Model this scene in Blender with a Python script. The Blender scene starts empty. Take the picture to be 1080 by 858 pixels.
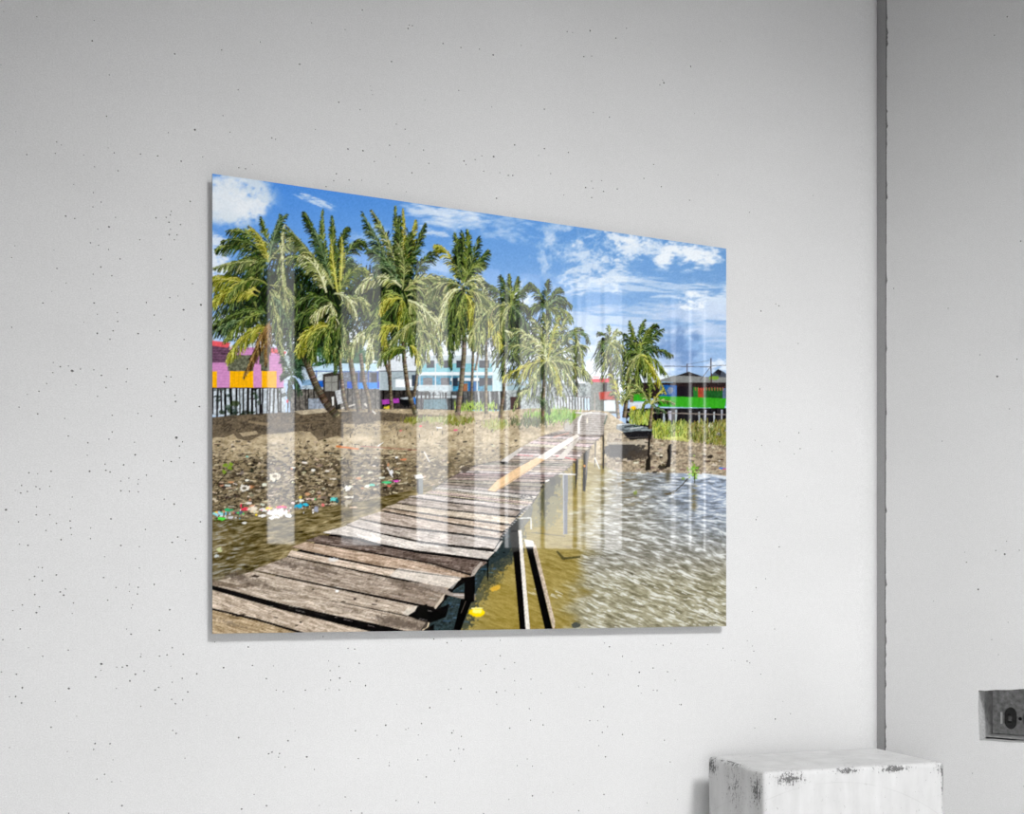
import bpy, bmesh, math, random
from mathutils import Vector, Matrix
from mathutils.geometry import delaunay_2d_cdt
INK = .90; SKY = 8.0; KEY = 298; SPOT = 84; LPOS = (.58, -2.1, 2.2); LAIM = (.48, 0, -1.0); ROLL = 54; RP = 2.3
FILL = 13.5; APOS = (-.9, -3.0, .4); AAIM = (.95, 0, -.5)
# ---------------------------------------------------------------- the printed seaside picture (ink of the print)
import numpy as np
SS = 3
PX0, PY0, PX1, PY1 = 218, 176, 772, 674
CW, CH = (PX1-PX0)*SS, (PY1-PY0)*SS
rng = np.random.default_rng(7)
cv = np.zeros((CH, CW, 3), np.float32)
YY, XX = np.mgrid[0:CH, 0:CW].astype(np.float32)
XX = XX/SS+PX0; YY = YY/SS+PY0

def vnoise(x, y, seed):
    r = np.random.default_rng(seed).random((256, 256)).astype(np.float32)
    xi = np.floor(x).astype(int); yi = np.floor(y).astype(int)
    fx = x-xi; fy = y-yi
    fx = fx*fx*(3-2*fx); fy = fy*fy*(3-2*fy)
    a = r[yi % 256, xi % 256]; b = r[yi % 256, (xi+1) % 256]
    c = r[(yi+1) % 256, xi % 256]; d = r[(yi+1) % 256, (xi+1) % 256]
    return (a*(1-fx)+b*fx)*(1-fy)+(c*(1-fx)+d*fx)*fy
def fbm(x, y, seed, octs=4):
    s = 0; a = .5; t = 0
    for k in range(octs):
        s = s+a*vnoise(x*2**k, y*2**k, seed+k); t += a; a *= .55
    return s/t
def smooth(e0, e1, v):
    t = np.clip((v-e0)/(e1-e0), 0, 1)
    return t*t*(3-2*t)
def mix(mask, col):
    global cv
    cv += (np.asarray(col, np.float32)/255-cv)*mask[..., None]
def window(x0, y0, x1, y1):
    a = max(0, int((x0-PX0)*SS)); b = max(0, int((y0-PY0)*SS))
    c = min(CW, int((x1-PX0)*SS)+2); d = min(CH, int((y1-PY0)*SS)+2)
    return (slice(b, d), slice(a, c)) if c > a and d > b else None
def inside(pts, w):
    x = XX[w]; y = YY[w]; m = np.zeros(x.shape, bool); n = len(pts)
    for i in range(n):
        ax, ay = pts[i]; bx, by = pts[(i+1) % n]
        if ay == by: continue
        m ^= ((ay > y) != (by > y)) & (x < (bx-ax)*(y-ay)/(by-ay)+ax)
    return m
def poly(pts, col, a=1.0, tex=0.0):
    xs = [p[0] for p in pts]; ys = [p[1] for p in pts]
    w = window(min(xs), min(ys), max(xs), max(ys))
    if w is None: return
    m = inside(pts, w)
    c = np.asarray(col, np.float32)/255
    if tex:
        n = fbm(XX[w]/1.6, YY[w]/1.6, int(rng.integers(1e6)), 2)
        c = c[None, None]*(1+tex*(n[..., None]-.5)*2)
    sub = cv[w]
    sub[m] = (sub*(1-a)+c*a)[m] if tex else sub[m]*(1-a)+c*a
def rect(x0, y0, x1, y1, col, a=1.0, tex=0.0):
    poly([(x0, y0), (x1, y0), (x1, y1), (x0, y1)], col, a, tex)
def stroke(x0, y0, x1, y1, w0, w1, col, a=1.0):
    dx, dy = x1-x0, y1-y0; L = (dx*dx+dy*dy)**.5+1e-6
    nx, ny = -dy/L/2, dx/L/2
    poly([(x0+nx*w0, y0+ny*w0), (x1+nx*w1, y1+ny*w1), (x1-nx*w1, y1-ny*w1), (x0-nx*w0, y0-ny*w0)], col, a)
def pline(pts, w0, w1, col, a=1.0):
    n = len(pts)-1
    for i in range(n):
        stroke(*pts[i], *pts[i+1], w0+(w1-w0)*i/n, w0+(w1-w0)*(i+1)/n, col, a)
def blob(cx, cy, rx, ry, col, a=1.0, k=.5, rot=0.0):
    w = window(cx-rx*1.6-ry*abs(rot), cy-ry*1.6-rx*abs(rot), cx+rx*1.6+ry*abs(rot), cy+ry*1.6+rx*abs(rot))
    if w is None: return
    X = XX[w]-cx; Y = YY[w]-cy
    c, s = np.cos(rot), np.sin(rot)
    d = np.sqrt(((X*c+Y*s)/rx)**2+((Y*c-X*s)/ry)**2)
    n = fbm(XX[w]/2.2, YY[w]/2.2, int(rng.integers(1e6)), 2)
    m = smooth(1.15, .85, d+k*(n-.5)*2)*a
    cv[w] += (np.asarray(col, np.float32)/255-cv[w])*m[..., None]
def batch(x0, y0, x1, y1, w0, w1, cols):
    x0, y0, x1, y1, w0, w1 = [np.atleast_1d(np.asarray(v, np.float32)) for v in (x0, y0, x1, y1, w0, w1)]
    L = np.hypot(x1-x0, y1-y0)+1e-5
    K = int(max(2, np.ceil(L.max()*SS*1.25))); M = int(max(1, np.ceil(max(w0.max(), w1.max())*SS*1.3)))
    t = ((np.arange(K)+.5)/K)[None, :, None]; u = (((np.arange(M)+.5)/M)-.5)[None, None, :]
    dx, dy = (x1-x0)[:, None, None], (y1-y0)[:, None, None]; l = L[:, None, None]
    wd = w0[:, None, None]*(1-t)+w1[:, None, None]*t
    X = x0[:, None, None]+dx*t-dy/l*wd*u; Y = y0[:, None, None]+dy*t+dx/l*wd*u
    c = np.broadcast_to((np.asarray(cols, np.float32)/255)[:, None, None, :], X.shape+(3,)).reshape(-1, 3)
    a = ((X.ravel()-PX0)*SS).astype(int); b = ((Y.ravel()-PY0)*SS).astype(int)
    k = (a >= 0) & (a < CW) & (b >= 0) & (b < CH)
    cv[b[k], a[k]] = c[k]
def jits(pal, pick, v=13):
    c = np.asarray(pal, np.float32)[pick]
    return np.clip(c+rng.normal(0, v, (len(pick), 1))+rng.normal(0, v*.3, (len(pick), 3)), 0, 255)
def grass(x, y, dx, dy, w, cols):
    batch(x, y, x+dx, y-dy, np.full(len(x), w), np.full(len(x), .3), cols)
def bez(p0, p1, p2, t):
    u = 1-t
    return (u*u*p0[0]+2*u*t*p1[0]+t*t*p2[0], u*u*p0[1]+2*u*t*p1[1]+t*t*p2[1])
def jit(col, v=14):
    return np.clip(np.asarray(col, np.float32)+rng.normal(0, v)+rng.normal(0, v*.3, 3), 0, 255)

# ---- sky
def clouds():
    t = np.clip((YY-185)/240, 0, 1)[..., None]; s = np.clip((XX-225)/540, 0, 1)[..., None]
    top = np.array([72, 140, 232])*(1-s)+np.array([78, 138, 206])*s
    bot = np.array([182, 208, 238])*(1-s)+np.array([160, 187, 222])*s
    cv[:] = (top+(bot-top)*t**.9)/255
    W = np.array([240, 246, 252])
    def cl(cx, cy, rx, ry, amt, sx, sy, seed, col=W, th=.45, shear=0.0, soft=.25):
        w = window(cx-rx*1.75, cy-ry*1.75-abs(shear)*rx*1.75, cx+rx*1.75, cy+ry*1.75+abs(shear)*rx*1.75)
        if w is None: return
        x_, y_ = XX[w], YY[w]
        X = x_-cx; Y = y_-cy-shear*X
        m = np.exp(-((X/rx)**2+(Y/ry)**2)**1.3)
        wx = fbm(x_/sx*.6, y_/sy*.6, seed+50, 3)*1.6
        n = fbm((x_+shear*y_)/sx+wx, (y_-shear*x_)/sy+wx, seed, 6)
        q = n*1.0+m*.38-.2; f = fbm(x_/sx*3.1, y_/sy*3.1, seed+70, 2)
        k = (smooth(th-.04, th+soft*1.5, q+.3*(f-.5))*smooth(.02, .4, m)*amt)[..., None]
        cv[w] += (np.asarray(col, np.float32)/255-cv[w])*k
    cl(246, 209, 36, 25, .93, 14, 12, 11, th=.26, soft=.26, col=(222, 234, 244)); cl(240, 214, 22, 15, .6, 16, 12, 16, th=.2, soft=.2, col=(232, 240, 246))
    cl(236, 214, 26, 18, .6, 20, 12, 14, th=.3, soft=.3)
    cl(262, 216, 16, 14, .9, 9, 8, 12, th=.34)
    cl(244, 190, 26, 7, .7, 10, 6, 15, th=.42)
    cl(331, 211, 20, 4.5, .75, 12, 3, 13, shear=.38, th=.4)
    cl(228, 258, 22, 14, .85, 10, 6, 21, th=.4); cl(226, 282, 16, 14, .9, 12, 9, 22, th=.3)
    cl(470, 226, 44, 11, .75, 24, 6, 23, shear=.12, th=.42)
    cl(452, 244, 22, 7, .65, 12, 4, 24, shear=.1, th=.42)
    cl(520, 236, 60, 16, .45, 22, 9, 25, shear=.15, th=.4)
    cl(585, 262, 28, 24, .55, 12, 12, 26, shear=-.2, th=.42)
    cl(612, 278, 30, 26, .7, 12, 8, 27, shear=-.35, th=.42)
    cl(632, 296, 36, 16, .72, 14, 5, 28, shear=-.1, th=.42)
    cl(662, 262, 26, 16, .85, 10, 8, 29, shear=-.3, th=.4)
    cl(716, 268, 46, 15, .97, 16, 8, 30, shear=.05, th=.36)
    cl(652, 251, 18, 8, .9, 9, 5, 31, shear=.2, th=.36)
    cl(690, 262, 30, 7, .6, 9, 5, 32, th=.4)
    cl(680, 302, 80, 10, .55, 30, 3.5, 33, shear=.07, th=.42)
    cl(760, 322, 50, 24, .7, 22, 7, 34, th=.38)
    cl(660, 338, 90, 18, .7, 34, 6, 35, th=.38, col=(214, 226, 242))
    cl(640, 372, 80, 24, .8, 30, 8, 36, th=.34, col=(208, 222, 240))
    cl(745, 345, 60, 24, .75, 40, 8, 37, th=.34, col=(196, 212, 236))
    cl(730, 318, 16, 10, .95, 9, 6, 38, th=.36)
    cl(620, 392, 30, 22, .8, 18, 10, 39, th=.3)
    cl(716, 364, 19, 24, .85, 22, 18, 40, col=(110, 142, 190), th=.3, shear=-.1)
    cl(706, 384, 22, 10, .5, 12, 6, 41, col=(180, 200, 230), th=.3)
    cl(530, 330, 40, 40, .55, 20, 16, 42, th=.42); cl(560, 350, 20, 14, .9, 14, 9, 43, th=.34)
    cl(470, 280, 40, 20, .4, 20, 10, 44, th=.42); cl(548, 312, 14, 10, .8, 9, 7, 45, th=.36)
    cl(480, 370, 120, 30, .95, 30, 14, 46, th=.2); cl(300, 360, 90, 40, .8, 30, 16, 47, th=.3)
    cl(760, 384, 14, 8, .8, 9, 5, 48, th=.34); cl(390, 250, 26, 12, .3, 18, 7, 49, th=.4)
    cl(650, 400, 60, 18, .9, 30, 9, 56, th=.2)
clouds()

# ---- far woods, houses on stilts
for _ in range(90):
    blob(rng.uniform(300, 402), rng.uniform(366, 392), rng.uniform(3, 8), rng.uniform(3, 6), jit((62, 96, 66), 20), .9, .8)
def posts(x0, x1, y0, y1, step, col, w=(1, 2.4), back=None):
    if back is not None: rect(x0, y0, x1, y1, back, 1, .25)
    x = x0
    while x < x1:
        q = rng.uniform(*w); s = rng.uniform(-1.2, 1.2)
        stroke(x, y0, x+s, y1+rng.uniform(-2, 1.5), q, q, jit(col, 10)); x += step*rng.uniform(.6, 1.5)
def pink_house():
    posts(224, 301, 407, 438, 4.4, (28, 28, 26), (1.4, 3.4), (188, 198, 206))
    for _ in range(26): blob(rng.uniform(226, 300), rng.uniform(409, 438), rng.uniform(1.5, 5), rng.uniform(1, 2.6), jit((46, 56, 44), 16), .8, .8)
    rect(222, 366, 299, 409, (204, 138, 190), 1, .06)
    rect(222, 364, 242, 382, (92, 66, 84), 1, .3)
    for y in np.arange(368, 408, 3.1): stroke(222, y, 299, y, .35, .35, (170, 108, 160), .6)
    poly([(222, 358.5), (243, 361), (240, 366), (222, 364)], (232, 92, 100), 1, .08)
    poly([(283, 366), (302, 370.5), (300, 374), (284, 371)], (226, 96, 102), 1, .1)
    rect(240, 374, 267, 391, (96, 98, 80), 1, .5); rect(273, 366, 284, 391, (90, 92, 76), 1, .5)
    for a, b in ((222, 228.5), (242, 267.5), (275.5, 291.5)): rect(a, 391, b, 408.3, (244, 176, 18), 1, .08)
    for x in np.arange(243, 267, 4.2): stroke(x, 391, x, 408, .3, .3, (196, 134, 20), .7)
    rect(267, 384, 275, 408, (208, 142, 192), 1, .1)
    stroke(222, 408.6, 299, 408.6, 1, 1, (60, 44, 48))
    poly([(299, 372), (306, 376), (306, 398), (299, 404)], (196, 208, 216), .8, .3)
pink_house()
def blue_houses():
    rect(318, 386, 446, 416, (168, 184, 196), 1, .3)
    rect(324, 388, 352, 404, (206, 220, 226), 1, .15)
    rect(330, 401, 352, 408, (36, 96, 190), 1, .2); rect(318, 400, 331, 406, (122, 158, 190), 1, .2)
    poly([(328, 389), (344, 383), (404, 383), (404, 391), (330, 391)], (186, 216, 234), 1, .08)
    stroke(330, 391, 404, 391.6, 1, 1, (70, 104, 170))
    rect(356, 392, 404, 410, (116, 122, 134), 1, .3)
    for a, b in ((374, 381.5), (391, 398)): rect(a, 393, b, 403, (66, 66, 72), 1, .1)
    rect(366, 402, 376, 409, (44, 92, 200)); rect(377, 403, 401, 409.5, (44, 140, 226), 1, .1); rect(398, 402, 402, 409, (40, 70, 190))
    for x in (333.5, 378, 388, 398): stroke(x, 390, x, 409, 1, 1, (52, 92, 176))
    rect(306, 410, 410, 437, (98, 94, 88), 1, .55)
    posts(306, 410, 409, 434, 5, (30, 28, 26), (.8, 2))
    poly([(340, 394), (352, 391.5), (358, 394), (358, 424), (341, 424)], (58, 52, 48), 1, .2)
    poly([(342.5, 397), (356, 395.5), (356, 412), (342.5, 412)], (140, 140, 134), 1, .1)
    stroke(342, 403, 356, 402.5, .8, .8, (90, 88, 84)); stroke(349.5, 396, 349.5, 412, .5, .5, (104, 102, 98))
    rect(325, 420, 345, 431, (150, 162, 178), .8, .3); poly([(353, 412), (360, 410), (364, 424), (356, 426)], (206, 210, 214), .9, .2)
    # long white roofed house
    rect(400, 388, 441, 411, (164, 178, 184), 1, .08)
    poly([(396, 391), (404, 378), (418, 374), (443, 379), (442, 391)], (222, 228, 234), 1, .06)
    stroke(399, 390.8, 442, 391.2, 1.2, 1.2, (104, 112, 120))
    rect(417, 399.5, 434.5, 408, (242, 246, 248)); rect(434, 395, 442, 407, (58, 70, 86), 1, .3)
    stroke(414, 399, 424, 396.5, .8, .4, (80, 86, 92))
    rect(400, 411, 446, 432, (52, 48, 46), 1, .5)
    posts(400, 446, 411, 430, 5, (20, 20, 20), (.8, 2))
    poly([(402.5, 421), (420, 419.5), (421, 424), (403, 426)], (158, 62, 160), 1, .2)
    blob(427.5, 423, 6, 5, (18, 18, 20), 1, .2); poly([(421, 419.5), (434, 417.5), (438, 421), (426, 420.5)], (196, 204, 210), .9)
    poly([(436, 418), (445, 416), (444, 427), (436, 426)], (46, 122, 210), 1, .15)
    blob(409, 430, 4, 2.6, (206, 186, 50), 1, .5)
blue_houses()
def pale_blue_block():
    rect(441, 376, 534, 433, (110, 172, 188), 1, .08)
    poly([(443, 375), (520, 374), (534, 380), (534, 385), (441, 385)], (196, 208, 214), 1, .06)
    rect(441, 383, 520, 393, (130, 190, 202), 1, .06)
    poly([(520, 380), (534, 383), (534, 416), (520, 418)], (196, 222, 226), 1, .08)
    for a, b in ((449.5, 458), (467.5, 475.5), (481, 487), (505, 516), (523, 526), (528, 531)): rect(a, 379.5, b, 387.6, (62, 66, 76), 1, .2)
    rect(441, 392, 520, 395.2, (222, 228, 230)); stroke(441, 396.2, 520, 396.2, .9, .9, (84, 100, 110))
    rect(441, 397, 520, 412, (60, 132, 164), 1, .3)
    rect(475, 398, 520, 401.2, (218, 224, 226)); stroke(475, 402, 520, 402, .8, .8, (60, 70, 78))
    for a, b in ((446, 456), (464.5, 474), (477, 483), (486, 489), (505, 519)): rect(a, 398, b, 407, (104, 104, 108) if a < 470 else (34, 44, 58), 1, .2)
    rect(488, 404, 493, 415, (150, 96, 62)); rect(494, 402, 502, 415, (26, 92, 152)); rect(510, 406, 519, 414, (120, 172, 184), .9)
    rect(441, 405.5, 476, 412, (204, 214, 218), .9, .08)
    for x in (442.5, 459, 476.5, 503, 519.5, 534): stroke(x, 377, x, 416, .8, .8, (206, 214, 216))
    rect(438, 412, 534, 432, (74, 76, 76), 1, .5)
    rect(438, 416.6, 482, 419.2, (190, 198, 202), .9, .1); rect(452, 411, 476, 416, (176, 186, 190), .8, .4)
    posts(440, 540, 413, 432, 4.6, (28, 28, 28), (.8, 2.2))
    poly([(447, 421), (470, 420), (472, 431), (446, 431)], (104, 148, 162), .7, .2)
    for x0 in (504, 516, 526, 538, 549): stroke(x0, 412, x0+1, 427, 1.8, 1.8, (196, 202, 202), .85)
pale_blue_block()
def right_side_huts():
    rect(534, 404, 650, 436, (150, 158, 158), 1, .4)
    rect(538, 418, 549, 434, (58, 30, 30), 1, .3); poly([(534, 407), (545, 405), (556, 407), (556, 411), (534, 411)], (150, 180, 190), .9)
    for x in np.arange(586, 624, 3.1): stroke(x, 417+(x-586)*.05, x+.3, 433, 1.1, 1.1, (224, 230, 236))
    stroke(584, 416.5, 624, 418.5, 1, 1, (120, 116, 120)); rect(616, 420, 622, 432, (196, 220, 238), .9)
    for x in np.arange(587.6, 622, 3.1): stroke(x, 419, x+.3, 433, 1, 1, (92, 88, 84))
    rect(623, 400, 651, 436, (124, 128, 122), 1, .2)
    rect(636, 402, 640, 436, (40, 22, 22), .9, .2); poly([(631, 413), (648, 412), (649, 421), (632, 421)], (176, 72, 60), 1, .1)
    poly([(621, 399.2), (643, 398.2), (643, 402.4), (621, 402.6)], (222, 76, 92)); stroke(625, 397, 632, 397, 1.2, 1, (210, 70, 86))
    rect(636.5, 422, 649, 432.8, (214, 226, 228)); stroke(622, 434, 652, 434.6, 1.2, 1.2, (70, 66, 64)); stroke(627, 414, 627, 433, 1, 1, (160, 150, 140))
    stroke(628, 392, 631, 376, .5, .5, (60, 56, 60)); stroke(628, 380, 640, 382, .5, .5, (60, 56, 60)); stroke(620, 397, 632, 386, .6, .6, (90, 80, 84))
    # green house
    rect(660, 430, 768, 452, (34, 32, 34), 1, .3)
    poly([(710, 396.5), (726, 391.3), (741, 396.5)], (38, 34, 36)); poly([(746, 398), (757, 388.5), (764, 392), (769, 397), (769, 400)], (70, 76, 88), 1, .1)
    poly([(753, 392), (757, 388.5), (761, 391), (759, 396)], (36, 34, 38))
    poly([(696, 400), (710, 395.6), (768, 397.5), (768, 405), (697, 402.4)], (126, 128, 126), 1, .08)
    blob(753, 398, 5, 2, (120, 160, 50), .9, .5)
    poly([(698, 402.2), (768, 405), (768, 408.5), (698, 405.4)], (146, 196, 228))
    rect(668, 403, 768, 420, (44, 34, 34), 1, .3)
    poly([(696, 405.4), (713.5, 406), (713.5, 418), (694, 418)], (34, 86, 150), 1, .12); blob(706, 411, 3.4, 4, (150, 142, 140), .7, .4)
    rect(731, 408, 736, 419, (40, 110, 46)); rect(736, 409, 742, 419, (150, 62, 44), 1, .2); rect(742, 408.5, 762, 419, (32, 84, 38), 1, .2)
    rect(714.5, 407, 730, 418, (30, 26, 32), 1, .3); rect(762, 409, 766, 428, (96, 120, 150), .8, .2)
    for x in np.arange(733, 764, 2.9): stroke(x, 408, x+.4, 411.5, .9, .6, (214, 100, 84), .8)
    poly([(694, 417), (766, 419.6), (764, 430), (694, 428.4)], (56, 158, 36), 1, .06)
    rect(667, 415, 681, 423, (54, 156, 38), 1, .1); rect(664, 405, 668, 424, (120, 84, 60), .8, .2)
    for x in np.arange(700, 762, 5.3): stroke(x, 418, x, 429, .3, .3, (36, 112, 26), .7)
    for x, w in ((669, 2), (674, 2.6), (680, 2), (700, 3), (706, 3.4), (713, 2), (728, 1.6), (737, 1.8), (744, 2), (753, 1.4), (761, 1.6)):
        stroke(x, 431+rng.uniform(0, 3), x+rng.uniform(-1, 1), 448-rng.uniform(0, 6), w, w*.8, jit((196, 202, 212), 14), .85)
    posts(664, 768, 430, 451, 5.6, (20, 18, 20), (1, 2.4))
    stroke(656, 433.6, 768, 436.8, 1.1, 1.1, (128, 118, 110)); rect(664, 424, 680, 431, (206, 210, 212), .9, .2); blob(667.6, 430, 3, 2.3, (250, 190, 20), 1, .2)
    blob(666, 442, 5, 3, (196, 220, 240), .9, .3); blob(684, 440, 2.4, 4, (180, 202, 232), .9, .3)
    stroke(749.5, 377, 749.8, 403, 1.3, 1.3, (72, 50, 46)); stroke(724.3, 383, 724.4, 392, 1.1, 1.1, (84, 62, 58)); stroke(738, 401, 748.5, 387, .9, .7, (84, 80, 84))
    stroke(700, 385.6, 749, 386.4, .9, .9, (96, 98, 110)); stroke(724, 384, 748, 379.5, .4, .4, (90, 90, 100)); stroke(749, 385.5, 768, 384.6, .8, .8, (110, 112, 122))
right_side_huts()

# ---- muddy shore
def wood_noise(sx, sy, seed, o=4): return fbm(XX/sx, YY/sy, seed, o)
GL = [(216, 440), (260, 437), (300, 435), (360, 431), (440, 431), (520, 433), (560, 430), (600, 431), (640, 433), (660, 447), (700, 452), (740, 446), (775, 452), (775, 505), (640, 512), (560, 560), (400, 552), (300, 556), (216, 558)]
gm = inside(GL, (slice(None), slice(None)))
n1 = wood_noise(9, 4, 101); n2 = wood_noise(3, 1.7, 111, 3); n3 = wood_noise(1.3, .9, 121, 2)
base = np.array([176, 159, 128])+(n1[..., None]-.5)*np.array([90, 84, 76])+(n2[..., None]-.5)*70+(n3[..., None]-.5)*60
cv[gm] = np.clip(base[gm]/255, 0, 1)
# wet, littered mud further down
wet = gm & True
mix(smooth(474, 500, YY+14*(n1-.5)+0.02*(XX-224))*smooth(575, 500, XX)*gm*.62, (98, 86, 62))
clump = smooth(.53, .66, wood_noise(3.4, 1.5, 131, 4)*.62+n3*.38+.05*smooth(476, 500, YY))*gm
mix(clump*np.where(XX < 420, .85, .5)*smooth(458, 486, YY), (44, 38, 32))
mix(smooth(.55, .62, wood_noise(11, 3.4, 151, 4)+.04*(n3-.5))*gm*np.where(XX < 420, .7, .3)*smooth(472, 490, YY)*smooth(540, 525, YY), (56, 48, 38))
mix(smooth(.6, .68, wood_noise(4, 1.8, 141, 3))*gm*.5*smooth(440, 470, YY), (206, 190, 158))
# tree shade lying on the shore
poly([(216, 440), (262, 436), (330, 433), (400, 434), (470, 438), (470, 442), (420, 444), (400, 443), (380, 447), (362, 446), (362, 462), (356, 459), (336, 464), (327, 455), (318, 454), (300, 456), (276, 458), (262, 465), (250, 462), (246, 457), (236, 461), (226, 461), (216, 464)], (76, 66, 54), .72, .5)
mix(smooth(.5, .6, n2*.6+n3*.4)*gm*smooth(462, 452, YY)*smooth(480, 380, XX)*.6, (46, 40, 34))
poly([(252, 456), (270, 454), (272, 457), (256, 460)], (188, 170, 138), .8, .2); poly([(262, 443), (284, 446), (283, 449), (262, 445)], (150, 132, 104), .7, .2)
poly([(310, 433), (342, 430), (345, 434), (318, 437)], (190, 176, 150), .9, .2)
for _ in range(380):
    x = rng.uniform(224, 610); y = rng.uniform(464, 530)
    if y > 548-(x-224)*.02-max(0, x-430)*.52: continue
    r = rng.uniform(.35, 1.5)
    blob(x, y, r*1.6, r*.7, jit((46, 40, 34), 12) if rng.random() < .6 else jit((200, 186, 158), 18), .9, .7, rng.uniform(-.3, .3))
n = 900; x = rng.uniform(222, 600, n); y = 466+rng.random(n)**.8*70; k = y < 545-np.maximum(0, x-420)*.48; x = x[k]; y = y[k]; n = len(x)
batch(x, y, x+rng.normal(0, 3.4, n), y+rng.normal(0, .9, n), np.full(n, .8), np.full(n, .5), jits(((40, 34, 28), (70, 60, 48), (206, 192, 164), (150, 132, 104)), rng.integers(0, 4, n), 12))
for _ in range(60):
    x = rng.uniform(226, 420); y = rng.uniform(484, 534)
    blob(x, y, rng.uniform(1, 3.6), rng.uniform(.7, 1.8), jit(((236, 232, 220), (206, 150, 110), (40, 36, 30), (120, 110, 100))[rng.integers(4)], 12), .9, .6)
for _ in range(110):
    x = rng.uniform(300, 590); y = rng.uniform(438, 446+(600-x)*.12)
    stroke(x, y, x+rng.uniform(-1, 1.4), y-rng.uniform(1.5, 5), 1.1, .5, jit((40, 34, 30), 8), .8)
for x0, y0, x1, y1, w, c in ((354, 470, 378, 473, 2.2, (206, 122, 66)), (341, 476, 358, 478, 1.8, (30, 26, 24)), (447, 476, 453, 487, 1.4, (226, 222, 214)), (398, 470, 404, 466, 1, (238, 238, 236)), (300, 447, 340, 444, 1, (120, 104, 82)), (408, 492, 414, 503, 1.4, (214, 210, 204)), (228, 510, 238, 499, 1, (36, 34, 26)), (366, 484, 368, 494, 1.6, (54, 46, 40)), (450, 486, 472, 493, .7, (70, 62, 54)), (380, 470, 440, 474, .9, (156, 96, 84)), (360, 430, 374, 426, 1.6, (210, 204, 194)), (384, 425, 396, 436, 2.2, (206, 200, 190)), (392, 479, 440, 479.5, .8, (80, 60, 50)), (470, 440, 540, 446, .7, (90, 80, 66))):
    stroke(x0, y0, x1, y1, w, w*.7, c)
for x, y in ((238, 490), (242, 493), (236, 497), (244, 489)): blob(x, y, 2.6, 1.8, (120, 150, 44), .9, .8)
for _ in range(200):      # grass tufts by the houses
    x = rng.uniform(478, 524); y = rng.uniform(426, 434)
    stroke(x, y, x+rng.normal(0, 1.2), y-rng.uniform(2, 6), .8, .3, jit((150, 178, 70), 22))
for cx, cy, n, w, h, c in ((436, 444, 120, 9, 5, (120, 122, 52)), (480, 444, 200, 16, 7, (118, 120, 46)), (522, 449, 150, 10, 8, (150, 152, 84)), (585, 440, 340, 22, 10, (122, 160, 62)), (560, 446, 160, 20, 8, (86, 92, 56)), (458, 443, 90, 12, 5, (160, 160, 104))):
    x = rng.normal(cx, w*.55, n); y = cy+rng.normal(h*.15, h*.28, n)*np.exp(-((x-cx)/w)**2*.5)
    grass(x, y, rng.normal(0, 1.6, n), rng.uniform(3, h, n), 1, jits((c,), np.zeros(n, int), 20))
# far right bank
poly([(640, 456), (700, 456), (775, 458), (775, 503), (700, 498), (652, 498), (640, 492)], (158, 144, 122), 1, .35)
for _ in range(140):
    x = rng.uniform(650, 766); y = rng.uniform(462, 498)
    blob(x, y, rng.uniform(.8, 4), rng.uniform(.5, 1.3), jit((96, 82, 68) if rng.random() < .6 else (206, 196, 178), 14), .8, .7)
for _ in range(60): blob(rng.uniform(738, 768), rng.uniform(446, 460), rng.uniform(1, 2.6), rng.uniform(.7, 1.6), jit((176, 172, 164), 40), .9, .7)
n = 1300; x = rng.uniform(664, 768, n); y = np.where(x > 688, 448+rng.random(n)*(14+(x-688)*.11), 436+12*rng.random(n))
o = np.argsort(y); x = x[o]; y = y[o]; r = rng.random(n)
pick = np.where(x > 724, np.where(r < .6, 2, 3), np.where(r < .55, 0, 1))
grass(x, y, rng.normal(0, 1.6, n), rng.uniform(2, 8, n), 1.1, jits(((168, 178, 84), (104, 120, 52), (138, 136, 70), (92, 96, 48)), pick, 20))
poly([(698, 461), (718, 459.5), (728, 464.5), (706, 463.5)], (206, 206, 120), .8, .2)
stroke(758, 493, 768, 494, 1.8, 1.4, (50, 110, 200)); stroke(762, 494, 768, 494, 1.2, 1, (210, 90, 110))

# ---- water left and right of the walkway
WL = [(216, 548), (260, 546), (310, 538), (360, 532), (400, 524), (440, 515), (480, 506), (470, 545), (216, 680)]
wm = inside(WL, (slice(None), slice(None)))
k = 1.0
wl_ = 4*fbm(XX/16, YY/9, 241, 2); a1 = fbm((XX+YY*.8)/9, (YY+XX*.12+wl_)/1.9, 201, 4); a2 = fbm((XX+YY)/4.6, (YY+XX*.12+wl_)/1.0, 211, 3); a3 = fbm(XX/26, YY/12, 221, 3)
wc = np.array([108, 96, 62])+(a1[..., None]-.5)*np.array([140, 130, 112])+(a2[..., None]-.5)*96+(a3[..., None]-.5)*np.array([70, 64, 60])
cv[wm] = np.clip(wc[wm]/255, 0, 1)
mix(smooth(.52, .66, a1*.6+a2*.4)*wm*.55*smooth(300, 260, XX-.6*(YY-600)), (146, 152, 160))
mix(smooth(575, 640, YY)*smooth(300, 225, XX)*wm*.35, (100, 104, 104))
stroke(216, 545, 300, 537, .8, .8, (90, 80, 56), .5)
WR = [(640, 492), (652, 497), (700, 498), (735, 499), (775, 504), (775, 680), (430, 680), (440, 640), (500, 590), (560, 520), (600, 480)]
wr = inside(WR, (slice(None), slice(None)))
sl = .06+.30*smooth(540, 600, YY); wob = 3*fbm(XX/14, YY/8, 341, 2)
b1 = fbm((XX+YY*.3)/11, (YY-(XX-700)*sl+wob)/2.0, 301, 3); b2 = fbm((XX+YY*.2)/6.5, (YY-(XX-700)*sl+wob)/1.15, 311, 3); b3 = fbm(XX/30, YY/16, 321, 3)
g = smooth(600, 640, XX+.2*(YY-560)+46*(b3-.5)+16*(b1-.5))[..., None]
blue = smooth(640, 740, XX-.2*(YY-500))[..., None]*smooth(600, 520, YY)[..., None]
c = np.array([150, 134, 76])*(1-g)+np.array([146, 144, 134])*g
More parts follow.
